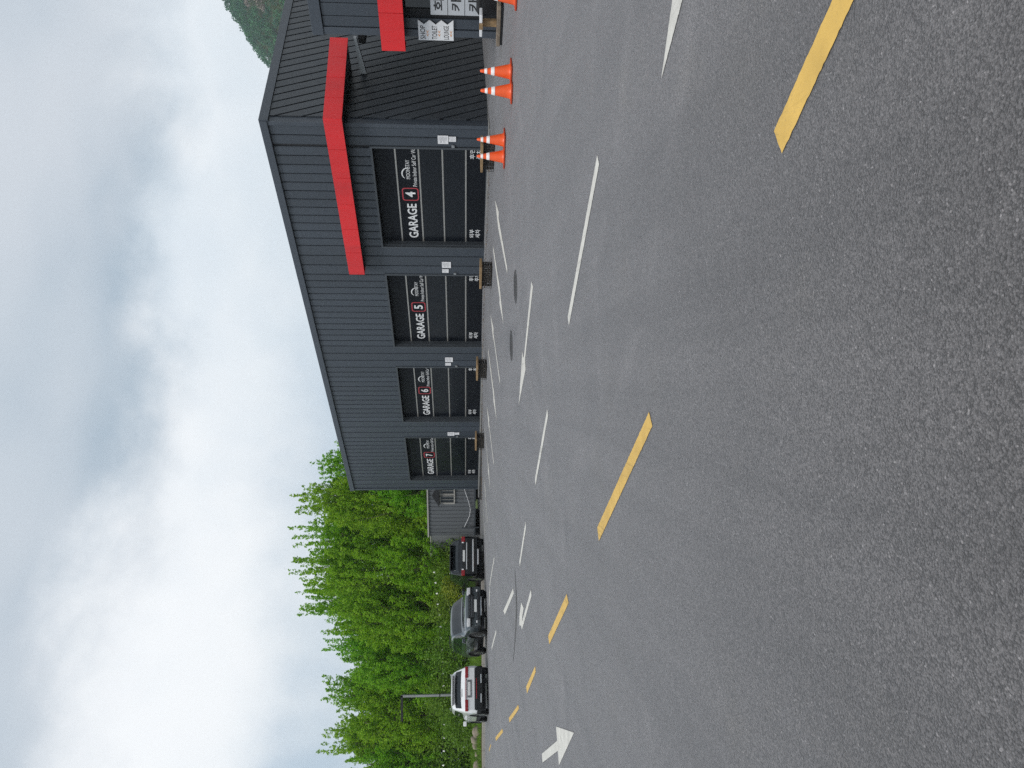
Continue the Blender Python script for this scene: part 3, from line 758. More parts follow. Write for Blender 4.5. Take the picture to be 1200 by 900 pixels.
# ------------------------------------------------------------------ gabion benches between the doors
def make_bench(seed):
    rnd = random.Random(seed); r = empty('gabion_bench'); L_, D_, H_ = 1.02, .42, .40
    MB().box((-L_ / 2, -D_ / 2, H_), (L_ / 2, D_ / 2, H_ + .09)).build('wooden_top', M['wood'], r, bevel=.012)
    cg = MB()
    for z in (0.01, .1, .2, .3, H_ - .01):
        cg.tube([(-L_ / 2 + .03, D_ / 2 - .03, z), (L_ / 2 - .03, D_ / 2 - .03, z)], .006, 5)
        cg.tube([(-L_ / 2 + .03, -D_ / 2 + .03, z), (-L_ / 2 + .03, D_ / 2 - .03, z)], .006, 5); cg.tube([(L_ / 2 - .03, -D_ / 2 + .03, z), (L_ / 2 - .03, D_ / 2 - .03, z)], .006, 5)
    for i in range(11):
        x = -L_ / 2 + .03 + (L_ - .06) * i / 10; cg.tube([(x, D_ / 2 - .03, 0), (x, D_ / 2 - .03, H_)], .006, 5)
    cg.build('wire_cage', M['wire'], r)
    sm = MB()
    bm = bmesh.new(); bmesh.ops.create_icosphere(bm, subdivisions=1, radius=1); iv = [v.co.copy() for v in bm.verts]; itf = [tuple(v.index for v in f.verts) for f in bm.faces]; bm.free()
    for i in range(9):
        for j in range(4):
            for kk in range(2):
                c = Vector((-L_ / 2 + .10 + i * .103 + rnd.uniform(-.02, .02), .10 - kk * .2, .055 + j * .095))
                q = Matrix.Rotation(rnd.uniform(0, 6), 3, 'X') @ Matrix.Rotation(rnd.uniform(0, 6), 3, 'Y')
                sm.add([c + q @ Vector((v.x * rnd.uniform(.055, .065), v.y * .05, v.z * .045)) for v in iv], itf)
    s_ = sm.build('stone_fill', M['stone_dark'], r); s_['kind'] = 'stuff'
    return r
bench_at = [((579, 181), 'low wooden-topped bench on a stone-filled cage behind the pair of cones'), ((576.3, 321), 'low wooden-topped stone-cage bench at the door numbered five'),
            ((570.2, 432), 'low wooden-topped stone-cage bench at the door numbered six'), ((567.2, 516.5), 'low wooden-topped stone-cage bench at the door numbered seven')]
for i, (px, lb) in enumerate(bench_at):
    b_ = make_bench(i); p = G(*px); b_.location = (p.x, p.y, p.z - .01); b_.rotation_euler = (0, 0, ROT); b_.scale = (.86, .9, .74)
    tag(b_, lb, 'bench', 'gabion benches in front of the doors')

# ------------------------------------------------------------------ paper notices
for d0, num in DOORS:
    for (ox, w, za, zb_, nm) in ((-.47, .28, 1.98, 2.28, 'larger'), (-.44, .17, 1.76, 1.965, 'smaller')):
        if num in (5, 6): ox, za, zb_ = (-.66, za, zb_) if nm == 'larger' else (-.32, 2.06, 2.28)
        o = MB().box((0, 0, 0), (w, .006, zb_ - za)); ob = o.build('paper_notice', M['paper'])
        p = C0 + FD * (d0 + ox) + FN * .022; ob.location = (p.x, p.y, za); ob.rotation_euler = (0, 0, ROT)
        tag(ob, nm + ' white paper notice on the pier right of door number ' + {4: 'four', 5: 'five', 6: 'six', 7: 'seven'}[num], 'notice', 'paper notices beside the doors')
        for q in range(7 if nm == 'larger' else 4):
            hh = zb_ - za; zz = hh * (.86 - q * (.11 if nm == 'larger' else .2))
            MB().box((w * .12, .0062, zz), (w * (.88 if q % 3 else .6), .0068, zz + hh * .025)).build('printed_line', M['frame'], ob)

# ------------------------------------------------------------------ dry leaves blown against the wall
rng = np.random.default_rng(31); nd = 900
xs_ = rng.uniform(-.2, LEN, nd); ys_ = .64 + np.abs(rng.normal(size=nd)) * .28
wp = [C0 + FD * a + FN * b for a, b in zip(xs_, ys_)]
dl = leaf_mesh_early(np.array([[p.x, p.y, gz(p.x, p.y) + .012] for p in wp]), rng)
dlo = link('dry_leaves', dl); dlo['kind'] = 'stuff'; tag(dlo, 'dry brown leaves blown along the foot of the garage wall', 'dry leaves')

# ------------------------------------------------------------------ manhole covers
for i, (px, lb) in enumerate((((604.2, 336), 'round dark iron manhole cover before door number four'), ((599.2, 405), 'round dark iron manhole cover before door number five'))):
    p = G(*px); o = empty('manhole_cover', p); tag(o, lb, 'manhole cover', 'manhole covers in the asphalt')
    tilt = Vector((-(gz(p.x + .5, p.y) - gz(p.x - .5, p.y)), -(gz(p.x, p.y + .5) - gz(p.x, p.y - .5)), 1)).to_track_quat('Z', 'Y').to_euler(); o.rotation_euler = tilt
    MB().lathe([(.335, -.02), (.335, .006), (.315, .008)], 32).build('rim_ring', M['iron'], o)
    mb = MB().lathe([(.30, -.02), (.30, .010)], 32)
    for a_ in range(-4, 5):
        for b__ in range(-4, 5):
            if a_ * a_ + b__ * b__ < 17: mb.box((a_ * .065 - .02, b__ * .065 - .02, .008), (a_ * .065 + .02, b__ * .065 + .02, .013))
    mb.build('cover_plate', M['iron'], o)

# ------------------------------------------------------------------ shed beyond the garage
SHY = 44.2
a_ = at(530, 572, SHY); SH0 = Vector((a_.x, SHY, 0)); shd = Vector((-.90, .42, 0)).normalized()
shrot = math.atan2(shd.y, shd.x)
gsh = gz(SH0.x, SH0.y) + .02
shed = empty('metal_shed', (SH0.x, SH0.y, gsh), shrot); tag(shed, 'charcoal corrugated metal shed with small gabled window hood', 'shed')
kx, kz = ray(500.5, 572); shtop = CAM_H + kz * SHY - gsh
def shx(px, py):                              # pixel -> (x along the shed front, z above its base)
    kx, kz = ray(px, py); s_ = (kx * SH0.y - SH0.x) / (shd.x - kx * shd.y); return s_, CAM_H + kz * (SH0.y + s_ * shd.y) - gsh
SL_ = shx(530, 628)[0]
MB().box((-2.5, -2.4, .22), (SL_, -.04, shtop - .03)).build('shed_core', M['shed'], shed)
x = -2.5; cw = .26
me = MB().prism([(0, -.045, .28), (cw * .5, -.045, .28), (cw * .6, -.005, .28), (cw * .9, -.005, .28), (cw, -.045, .28), (cw * .5, -.06, .28)], (0, 0, shtop - .36)).mesh('corrugated_sheet', M['shed'])
while x + cw <= SL_ + .01:
    link('corrugated_sheet', me, shed).location = (x, 0, 0); x += cw
MB().box((-2.55, -2.45, shtop - .05), (SL_ + .04, .06, shtop + .03)).build('roof_edge', M['shed_trim'], shed)
MB().box((-2.5, -.03, .20), (SL_, .03, .30)).build('base_rail', M['frame'], shed)
wx0, wz1 = shx(515.5, 569); wx1, wz0 = shx(532.5, 589.5)
win = MB().box((wx0 - .02, .0, wz0), (wx1 + .02, .03, wz1)).build('window', M['glass_dark'], shed)
fr = MB()
for q in (wx0, (wx0 + wx1) / 2, wx1): fr.box((q - .035, .03, wz0), (q + .035, .06, wz1))
for q in (wz0, wz1): fr.box((wx0, .031, q - .035), (wx1, .058, q + .035))
fr.build('window_frame', M['shed_trim'], win)
for q in range(6):
    xx = wx0 + (wx1 - wx0) * (q + .5) / 6
    MB().tube([(xx, .08, wz0), (xx, .08, wz1)], .012, 6).build('window_bar', M['shed_trim'], win)
MB().prism([(wx0 - .12, .0, wz1 + .05), (wx1 + .12, .0, wz1 + .05), ((wx0 + wx1) / 2, .0, wz1 + .45)], (0, .22, 0)).build('window_hood', M['core'], shed)
MB().box((SL_ + .02, -2.2, -.2), (shx(530, 652)[0], -.10, shtop - .16)).build('annex_core', M['shed_light'], shed)
x = SL_ + .02; xe2 = shx(530, 652)[0]; me = MB().box((.006, -.10, .1), (.112, -.075, shtop - .16)).mesh('annex_sheet', M['shed_light'])
while x + .118 < xe2: link('annex_sheet', me, shed).location = (x, 0, 0); x += .118
MB().box((SL_ + .0, -2.25, shtop - .16), (xe2 + .03, -.05, shtop - .10)).build('annex_roof_edge', M['shed_trim'], shed)
hp = []
for (px, py) in ((543.5, 570), (546, 578), (549.5, 588), (551.3, 596), (550.5, 603), (547, 611), (543.5, 618)):
    q, zz = shx(px, py); hp.append(shed.matrix_basis @ Vector((q, .06, zz)))
tag(MB().tube(hp, .015, 6).build('hose', M['sign_white'], None, 60), 'white hose sagging along the charcoal shed wall', 'hose')
q, _ = shx(555, 617); MB().tube([(q, .10, 0), (q, .10, 1.0)], .03, 6).build('stand_pipe', M['frame'], shed)
for q in (-2.2, SL_ * .25, SL_ - .3):
    MB().box((q - .12, -2.2, -.2), (q + .12, -.25, .24)).build('skid_block', M['core'], shed)
q, _ = shx(562, 626)
bxo = empty('beige_box', shed.matrix_basis @ Vector((q, .7, -.12)), shrot); tag(bxo, 'small beige box on the ground at the corner of the shed', 'box')
MB().box((-.2, -.2, 0), (.2, .2, .3)).build('box_body', M['shed_trim'], bxo, bevel=.01); MB().box((-.21, -.21, .3), (.21, .21, .34)).build('box_lid', M['wood_old'], bxo, bevel=.01)

# ------------------------------------------------------------------ cars
def lathe_y(prof, k, x, z, sgn): return Matrix.Translation((x, 0, z)) @ Matrix.Rotation(-math.pi / 2 * sgn, 4, 'X')
def make_car(name, spec):
    root = empty(name); Lc, Wc, Hc = spec['L'], spec['W'] / 2, spec['H']; paint = spec['paint']
    kL, kW, kH = Lc / 4.62, Wc / .92, Hc / 1.66
    # control sections: x, bottom z, half widths at sill, middle, belt with heights, roof edge, roof shoulder, crown height
    S = spec['sections']
    ctl = []
    for (x, zb, ws, wm, wb, zbelt, wr, zr, wc, zc, zt) in S:
        ring = [(0, zb), (ws * .86, zb), (ws, zb + .10), (wm, .58), (wm * 1.0, .74), (wb, zbelt), (wr, zr), (wc, zc), (0, zt)]
        ctl.append([(x * kL, y * kW, z * kH) for y, z in ring])
    ctl = np.array(ctl); K, Mr, _ = ctl.shape
    SUB = 8
    def dense(a, axis):
        n = a.shape[axis]; idx = np.linspace(0, n - 1, (n - 1) * SUB + 1); lo = np.minimum(idx.astype(int), n - 2); fr = idx - lo
        A = np.take(a, lo, axis); B = np.take(a, lo + 1, axis); sh = [1, 1, 1]; sh[axis] = len(idx); fr = fr.reshape(sh)
        return A * (1 - fr) + B * fr
    g_ = dense(dense(ctl, 0), 1)
    for it in range(5):
        h = g_.copy(); h[1:-1] = .25 * g_[:-2] + .5 * g_[1:-1] + .25 * g_[2:]; g_ = h
        h = g_.copy(); h[:, 1:-1] = .25 * g_[:, :-2] + .5 * g_[:, 1:-1] + .25 * g_[:, 2:]; g_ = h
    nx, nt = g_.shape[:2]
    def S_at(s_, t_):
        i = min(max(s_ * SUB, 0), nx - 1.001); j = min(max(t_ * SUB, 0), nt - 1.001); a, b = int(i), int(j); fi, fj = i - a, j - b
        return g_[a, b] * (1 - fi) * (1 - fj) + g_[a + 1, b] * fi * (1 - fj) + g_[a, b + 1] * (1 - fi) * fj + g_[a + 1, b + 1] * fi * fj
    wheels = spec['wheels']; WR = spec.get('WR', .355); wz = WR
    clad_z = spec.get('clad', .46)
    verts = []; 
    for sgn in (1, -1):
        for i in range(nx):
            for j in range(nt): p = g_[i, j]; verts.append((p[0], p[1] * sgn, p[2]))
    fb, fc = [], []
    for h_, sgn in ((0, 1), (nx * nt, -1)):
        for i in range(nx - 1):
            for j in range(nt - 1):
                q = (h_ + i * nt + j, h_ + (i + 1) * nt + j, h_ + (i + 1) * nt + j + 1, h_ + i * nt + j + 1)
                c = np.mean([verts[k_] for k_ in q], axis=0)
                if abs(c[1]) > .45 and any((c[0] - wx) ** 2 + (c[2] - wz) ** 2 < (WR + .055) ** 2 for wx in wheels): continue
                if sgn < 0: q = q[::-1]
                (fc if c[2] < clad_z else fb).append(q)
    # flat ends
    for i, flip in ((0, False), (nx - 1, True)):
        for j in range(nt - 1):
            q = (i * nt + j, i * nt + j + 1, nx * nt + i * nt + j + 1, nx * nt + i * nt + j)
            c = np.mean([verts[k_] for k_ in q], axis=0)
            if flip: q = q[::-1]
            (fc if c[2] < spec.get('clad_end', clad_z) else fb).append(q)
    for nm, fs, mt_ in (('body', fb, paint), ('lower_cladding', fc, M['car_trim'])):
        me = bpy.data.meshes.new(nm); me.from_pydata(verts, [], fs); me.materials.append(mt_)
        bm = bmesh.new(); bm.from_mesh(me); bmesh.ops.remove_doubles(bm, verts=bm.verts, dist=1e-4)
        bmesh.ops.delete(bm, geom=[v for v in bm.verts if not v.link_faces], context='VERTS'); bmesh.ops.recalc_face_normals(bm, faces=bm.faces[:])
        bm.to_mesh(me); bm.free(); smooth_by(me, 38); link(nm, me, root)
    def patch(nm, sa, sb, ta, tb, sgn, mt_, off=.007, parent=root, n=8, both=False):
        mb = MB(); sides = (1, -1) if both else (sgn,)
        for sg in sides:
            o = len(mb.v)
            for i in range(n + 1):
                for j in range(n + 1):
                    s_, t_ = sa + (sb - sa) * i / n, ta + (tb - ta) * j / n
                    p = S_at(s_, t_); e_ = .02
                    du = S_at(s_ + e_, t_) - S_at(s_ - e_, t_); dv = S_at(s_, t_ + e_) - S_at(s_, t_ - e_); nn = np.cross(du, dv); l_ = np.linalg.norm(nn); nn = nn / l_ if l_ > 1e-9 else np.array([0, 0, 1.])
                    q = p - nn * off; mb.v.append((q[0], q[1] * sg, q[2]))
            for i in range(n):
                for j in range(n):
                    f = (o + i * (n + 1) + j, o + (i + 1) * (n + 1) + j, o + (i + 1) * (n + 1) + j + 1, o + i * (n + 1) + j + 1)
                    mb.f.append(f if sg > 0 else f[::-1])
        return mb.build(nm, mt_, parent, 60)
    for nm, a in spec['glass'].items():
        for (sa, sb, ta, tb) in a:
            if ta >= 6: patch(nm, sa, sb, ta, tb, 1, M['car_glass'], both=True)
            else:
                for sg in (1, -1): patch(nm, sa, sb, ta, tb, sg, M['car_glass'])
    # underside: black box hung low and wide, standing in for shade under the car
    MB().box((.16 * kL, -Wc * .84, .13), (Lc - .2, Wc * .84, .55)).build('underbody', M['core'], root)
    for wx in wheels:
        for sg in (1, -1):
            yo = Wc * .985 * sg
            Mt = Matrix.Translation((wx, yo, wz)) @ Matrix.Rotation(-math.pi / 2 * sg, 4, 'X')
            wh = MB().lathe([(WR * .66, -.22), (WR * .93, -.22), (WR, -.19), (WR, -.03), (WR * .93, .0), (WR * .70, .0), (WR * .68, -.02)], 28, Mt).build('wheel', M['tyre'], root, 40)
            rm = MB().lathe([(WR * .68, -.05), (WR * .66, -.01), (WR * .60, -.03), (.0005, -.045)], 28, Mt)
            for q in range(5):
                a_ = 2 * math.pi * q / 5; R_ = Mt @ Matrix.Rotation(a_, 4, 'Z')
                rm.prism([R_ @ Vector(p) for p in ((.03, -.035, -.04), (WR * .64, -.03, -.03), (WR * .64, .03, -.03), (.03, .035, -.04))], (R_.to_3x3() @ Vector((0, 0, .03))))
            rm.build('rim', M['rim'], wh, 40)
            tr_ = MB(); pts = []
            for q in range(17):
                a_ = math.radians(-12 + 204 * q / 16); pts.append((wx + (WR + .07) * math.cos(a_), yo * .985, wz + (WR + .07) * math.sin(a_)))
            tr_.tube(pts, .045, 6); tr_.build('arch_trim', M['car_trim'], root, 60)
    for sg in (1, -1):
        mx_, my_, mz_ = spec['mirror']
        MB().box((mx_ - .08, min(sg * my_, sg * (my_ + .2)), mz_ - .07), (mx_ + .08, max(sg * my_, sg * (my_ + .2)), mz_ + .08)).build('mirror', paint, root, bevel=.03)
        MB().tube([spec['rail'][0][:1] + (sg * spec['rail'][0][1],) + spec['rail'][0][2:], spec['rail'][1][:1] + (sg * spec['rail'][1][1],) + spec['rail'][1][2:]], .02, 6).build('roof_rail', spec.get('rail_mat', M['chrome']), root)
        for hx in spec['handles']:
            MB().box((hx - .10, sg * Wc * 1.0 - .015, spec['hz']), (hx + .10, sg * Wc * 1.0 + .015, spec['hz'] + .03)).build('door_handle', paint, root, bevel=.008)
    for nm, mt_, boxes in spec['extras']:
        for (a, b) in boxes:
            MB().box(a, b).build(nm, mt_, root, bevel=min(.02, .3 * min(abs(b[i] - a[i]) for i in range(3))))
    return root
# rear -> front: x, zbottom, w_sill, w_mid, w_belt, z_belt, w_roof, z_roof, w_crown, z_crown, z_top
SUV = [(0.0, .32, .76, .80, .80, .93, .74, 1.00, .5, 1.03, 1.04),
       (.08, .26, .86, .90, .88, .97, .80, 1.07, .56, 1.10, 1.11),
       (.44, .24, .89, .92, .90, 1.00, .72, 1.50, .54, 1.57, 1.59),
       (.80, .24, .89, .92, .91, .99, .72, 1.55, .54, 1.62, 1.64),
       (2.10, .24, .89, .92, .91, .97, .73, 1.57, .54, 1.64, 1.66),
       (2.85, .24, .89, .92, .91, .96, .70, 1.53, .52, 1.60, 1.62),
       (3.62, .24, .89, .92, .90, .96, .78, 1.03, .5, 1.06, 1.08),
       (4.25, .24, .88, .91, .87, .90, .76, .96, .5, 1.00, 1.01),
       (4.54, .26, .82, .86, .80, .80, .70, .88, .48, .92, .93),
       (4.62, .32, .74, .78, .74, .70, .64, .76, .45, .79, .80)]
GL = {'side_window': [(2.45, 3.0, 5.25, 5.85), (3.08, 4.0, 5.2, 5.88), (4.08, 5.55, 5.2, 5.88)], 'windscreen': [(5.12, 5.88, 6.12, 8.0)], 'rear_window': [(1.18, 1.74, 6.28, 8.0)]}
base_spec = dict(L=4.6, W=1.86, H=1.62, wheels=(.86, 3.66), glass=GL, mirror=(3.25, .93, .98), handles=(1.75, 2.65), hz=.80,
                 rail=((.75, .66, 1.60), (2.7, .66, 1.60)), sections=SUV)
# white SUV, seen from behind
wspec = dict(base_spec, paint=M['car_white'], clad=.50, clad_end=.60, H=1.60, extras=[
    ('tail_lamp', M['tail_red'], [((-.03, .42, .86), (.14, .86, .985)), ((-.03, -.86, .86), (.14, -.42, .985))]),
    ('light_bar', M['tail_red'], [((-.025, -.42, .935), (.03, .42, .965))]),
    ('number_plate', M['plate'], [((-.03, -.26, .76), (.0, .26, .87))]),
    ('plate_recess', M['shed_light'], [((-.018, -.34, .72), (.02, .34, .90))]),
    ('rear_bumper', M['car_trim'], [((-.09, -.83, .26), (.10, .83, .56))]),
    ('bumper_reflector', M['tail_red'], [((-.097, -.40, .50), (-.06, .40, .535))]),
    ('skid_plate', M['chrome'], [((-.10, -.55, .30), (-.06, -.20, .36)), ((-.10, .20, .30), (-.06, .55, .36))]),
    ('spoiler', M['car_white'], [((.20, -.60, 1.50), (.62, .60, 1.545))]),
    ('rear_wiper', M['car_trim'], [((.10, -.02, 1.10), (.13, .30, 1.125))])])
# black SUV, seen from behind
bspec = dict(base_spec, paint=M['car_black'], clad=.40, H=1.66, extras=[
    ('tail_lamp', M['tail_red'], [((-.02, .64, .90), (.12, .885, 1.06)), ((-.02, -.885, .90), (.12, -.64, 1.06))]),
    ('lamp_top', M['tail_white'], [((-.03, .58, .95), (.05, .64, 1.05)), ((-.03, -.64, .95), (.05, -.58, 1.05))]),
    ('chrome_strip', M['chrome'], [((-.035, -.62, .80), (.0, .62, .85))]),
    ('number_plate', M['plate'], [((-.03, -.26, .90), (.0, .26, 1.0))]),
    ('rear_bumper', M['car_black'], [((-.10, -.84, .34), (.10, .84, .62))]),
    ('bumper_strip', M['chrome'], [((-.115, -.74, .50), (-.08, .74, .575))]),
    ('skid_plate', M['chrome'], [((-.11, -.30, .27), (-.06, .42, .35))]),
    ('spoiler', M['car_black'], [((.18, -.60, 1.55), (.62, .60, 1.60))])])
# slate SUV, seen from the front
gspec = dict(base_spec, paint=M['car_grey'], clad=.40, clad_end=.30, H=1.62, rail_mat=M['car_trim'], extras=[
    ('grille', M['car_trim'], [((4.50, -.50, .56), (4.66, .50, .80))]),
    ('grille_bar', M['chrome'], [((4.65, -.46, .60 + .065 * q), (4.672, .46, .612 + .065 * q)) for q in range(3)]),
    ('headlamp', M['tail_white'], [((4.34, .48, .72), (4.62, .80, .86)), ((4.34, -.80, .72), (4.62, -.48, .86))]),
    ('headlamp_bezel', M['car_trim'], [((4.30, .50, .655), (4.63, .84, .715)), ((4.30, -.84, .655), (4.63, -.50, .715))]),
    ('front_bumper', M['car_grey'], [((4.45, -.82, .30), (4.70, .82, .54))]),
    ('air_intake', M['core'], [((4.66, -.60, .33), (4.712, .60, .43))]),
    ('skid_plate', M['chrome'], [((4.60, -.40, .24), (4.70, .40, .30))]),
    ('fog_lamp', M['tail_white'], [((4.66, .60, .42), (4.715, .70, .48)), ((4.66, -.70, .42), (4.715, -.60, .48))]),
    ('number_plate', M['plate'], [((4.70, -.26, .45), (4.722, .26, .555))]),
    ('bonnet_edge', M['car_trim'], [((3.70, -.60, 1.045), (3.78, .60, 1.06))])])
def put_car(name, spec, ref_px, heading, anchor, lb, cat='car'):
    r = make_car(name, spec); p = G(*ref_px); a_ = math.radians(heading)
    ax, ay = anchor; r.rotation_euler = (0, 0, a_)
    r.location = (p.x - (ax * math.cos(a_) - ay * math.sin(a_)), p.y - (ax * math.sin(a_) + ay * math.cos(a_)), 0)
    cx, cy = r.location.x + 2.3 * math.cos(a_), r.location.y + 2.3 * math.sin(a_); r.location.z = gz(cx, cy) - .005
    return tag(r, lb, cat)
put_car('white_suv', wspec, (572.8, 806.5), 90 + 29, (0, 0), 'white SUV parked with its dark tailgate window towards the lot')
put_car('black_suv', bspec, (567.5, 651), 90 + 24, (0, 0), 'black SUV with red tail lamps parked near the shed')
put_car('slate_suv', gspec, (570.8, 710), -56, (4.65, 0), 'dark slate SUV facing out, parked between black and white cars')

# ------------------------------------------------------------------ vegetation
def leaf_mesh(name, centers, sizes, tones, rng, up_bias, material):
    n = len(centers)
    a = rng.normal(size=(n, 3)); a[:, 2] *= .6; a /= np.linalg.norm(a, axis=1)[:, None]
    b = rng.normal(size=(n, 3)); b -= (b * a).sum(1)[:, None] * a; b /= np.linalg.norm(b, axis=1)[:, None]
    L_ = sizes[:, None]; W_ = sizes[:, None] * .58
    p0 = centers - a * L_ * .5; p1 = centers + b * W_ * .5; p2 = centers + a * L_ * .5; p3 = centers - b * W_ * .5
    v = np.stack([p0, p1, p2, p3], 1).reshape(-1, 3)
    me = bpy.data.meshes.new(name); me.vertices.add(4 * n); me.vertices.foreach_set('co', v.astype(np.float32).ravel())
    me.loops.add(4 * n); me.loops.foreach_set('vertex_index', np.arange(4 * n, dtype=np.int32))
    me.polygons.add(n); me.polygons.foreach_set('loop_start', np.arange(0, 4 * n, 4, dtype=np.int32)); me.polygons.foreach_set('loop_total', np.full(n, 4, np.int32))
    at_ = me.attributes.new('tone', 'FLOAT', 'FACE'); at_.data.foreach_set('value', tones.astype(np.float32))
    me.materials.append(material); me.update(); me.validate(); return me
def tree_meshes(seed, H_, R_, nshoot, per, low=.14, leaf=.125):
    rng = np.random.default_rng(seed)
    tr_ = MB(); trunk_top = H_ * .42
    pts = [(0, 0, -.4)] + [(rng.normal() * .05 * q, rng.normal() * .05 * q, trunk_top * q / 4) for q in range(1, 5)] + [(rng.normal() * .2, rng.normal() * .2, H_ * .70)]
    tr_.tube(pts, [.16, .14, .125, .11, .09, .03], 8)
    nl = 22; limbs = []
    for i in range(nl):
        z0 = H_ * (low + .05 + .55 * (i / nl)); az = i * 2.4 + rng.uniform(-.4, .4)
        reach = R_ * (.80 - .45 * (i / nl)) * rng.uniform(.65, .95); risez = H_ * rng.uniform(.20, .32)
        P_ = [Vector((0, 0, z0))]
        for q in (1, 2, 3, 4):
            f = q / 4; P_.append(Vector((math.cos(az) * reach * f ** .8, math.sin(az) * reach * f ** .8, z0 + risez * f ** 1.5)))
        P_[-1].z = min(P_[-1].z, H_ * .74); limbs.append(P_); tr_.tube(P_, [.06, .045, .034, .022, .010], 5)
    C_, T_, S_ = [], [], []
    up_ = np.array([0, 0, 1.0])
    def env(zf):                               # crown outline: wide low, tapering to plumes
        return R_ * (np.clip((zf - low + .04) / .20, 0, 1) ** .6) * (1 - .70 * np.clip((zf - .42) / .58, 0, 1) ** 1.25)
    for i in range(nshoot):
        crest = rng.random() < .17
        z0 = H_ * (rng.uniform(.50, .68) if crest else rng.uniform(low - .06, .66)); az = rng.uniform(0, 2 * np.pi); rise_ = H_ * (rng.uniform(.30, .46) if crest else rng.uniform(.16, .30))
        z1 = min(z0 + rise_, H_ * (rng.uniform(.88, 1.06) if crest else rng.uniform(.74, .86))); r1 = env(min(z1 / H_, .98)) * rng.uniform(.35, 1.0) ** .6; r0 = r1 * rng.uniform(.15, .75)
        out = np.array([math.cos(az), math.sin(az), 0]); tw = np.array([-out[1], out[0], 0]) * rng.normal() * .25
        p0 = out * r0 + up_ * z0; p2 = out * r1 + up_ * z1 + tw; p1 = out * (r0 + (r1 - r0) * .75) + up_ * (z0 + (z1 - z0) * .42)
        def crv(f): f = f[:, None]; return p0 * (1 - f) ** 2 + 2 * p1 * f * (1 - f) + p2 * f ** 2
        tone0 = rng.beta(2.0, 2.2)
        nsub = 22; fs_ = np.sort(rng.uniform(.12, 1.0, nsub)); bs = crv(fs_)
        ax = p2 - p1; ax /= np.linalg.norm(ax)
        for b_, f_ in zip(bs, fs_):
            a2 = rng.uniform(0, 2 * np.pi); e1 = np.cross(ax, [math.cos(a2), math.sin(a2), .3]); e1 /= np.linalg.norm(e1) + 1e-6
            d_ = ax * rng.uniform(.6, 1.1) + e1 * rng.uniform(.4, .9) + up_ * .15; d_ /= np.linalg.norm(d_)
            ln = ((.40 if crest else .60) * (1 - f_) ** .7 + .14) * rng.uniform(.7, 1.2); k_ = per // 8 + 2
            g_ = rng.uniform(0, 1, k_)[:, None]
            C_.append(b_ + d_ * g_ * ln + rng.normal(size=(k_, 3)) * ((.05 if crest else .085) * (1.15 - g_)))
            T_.append(np.clip(tone0 * .7 + .15 + rng.normal(size=k_) * .13, 0, 1)); S_.append(rng.uniform(.7, 1.25, k_) * leaf)
        if i % 2 == 0: tr_.tube([p0, p0 * .64 + p1 * .32 + p2 * .04, p1 * .5 + (p0 + p2) * .25], [.022, .016, .007], 3, cap=False)
    lm = leaf_mesh('crown', np.concatenate(C_), np.concatenate(S_), np.concatenate(T_), rng, 0, M['leaf'])
    return tr_.mesh('trunk', M['bark'], 50), lm
TV = [tree_meshes(11, 10.5, 2.7, 230, 84), tree_meshes(23, 10.5, 2.9, 240, 84), tree_meshes(37, 10.5, 2.5, 220, 84), tree_meshes(58, 10.5, 3.0, 240, 84)]
# photo column, top row, distance
spots = [(548, 372, 50.5, 0), (585, 352, 49.0, 1), (628, 350, 51.5, 2), (668, 346, 49.5, 3), (702, 352, 52.0, 0), (722, 392, 48.0, 1), (748, 384, 52.5, 2), (778, 404, 48.5, 3),
         (806, 384, 51.0, 1), (836, 398, 48.5, 0), (866, 382, 50.5, 2), (896, 418, 48.5, 3), (928, 400, 51.0, 1), (960, 395, 49, 0), (1000, 385, 50, 2),
         (610, 420, 56, 3), (690, 425, 57, 1), (770, 440, 57, 0), (850, 440, 57, 2), (520, 400, 58, 2), (655, 440, 47.2, 0), (572, 440, 47.5, 3), (1040, 392, 50, 1), (1082, 400, 51, 3), (1130, 390, 50, 0), (1185, 398, 52, 2)]
order = ['nearest the garage end wall, behind the shed']
near_words = ['behind the garage roof end', 'rising behind the charcoal shed', 'rising behind the shed annex', 'rising tallest behind the black SUV', 'behind the gap of black and slate SUVs',
              'behind the slate SUV', 'behind the slate SUV, set back', 'between slate and white SUVs', 'behind the white SUV and lamp post', 'left of the white SUV lamp arm',
              'above the pale rocks', 'left of the pale rocks', 'at the far end of the verge', 'beyond the end of the verge', 'outermost on the verge', 'in the back row behind the shed',
              'in the back row behind the black SUV', 'in the back row behind the slate SUV', 'in the back row behind the lamp post', 'in the back row behind the garage', 'low in front row by the shed annex', 'low in front row beside the shed'] + [w + ' past the last rock' for w in ('standing first', 'standing second', 'standing third', 'standing fourth')]
for i, (py, topx, Y, vi) in enumerate(spots):
    kx, _ = ray(500, py); X = kx * Y; _, kz = ray(topx, py); zt = CAM_H + kz * Y
    rel = V2(Vector((X, Y, 0))) - KA; zb_ = verge_z(rel.dot(kd), max(rel.dot(kn), 1.2)) if rel.dot(kn) > .3 else gz(X, Y)
    hgt = (zt - zb_); s_ = hgt / (10.5 * .99)
    t_ = empty('spring_tree', (X, Y, zb_), random.Random(i * 7).uniform(0, 6.28)); w_ = (.55 + .45 * s_) * random.Random(i).uniform(.92, 1.1); t_.scale = (w_, w_, s_)
    tag(t_, 'slender tree with feathery bright green spring leaves ' + near_words[i], 'tree', 'green trees behind the parked cars')
    link('trunk', TV[vi][0], t_); link('crown', TV[vi][1], t_)
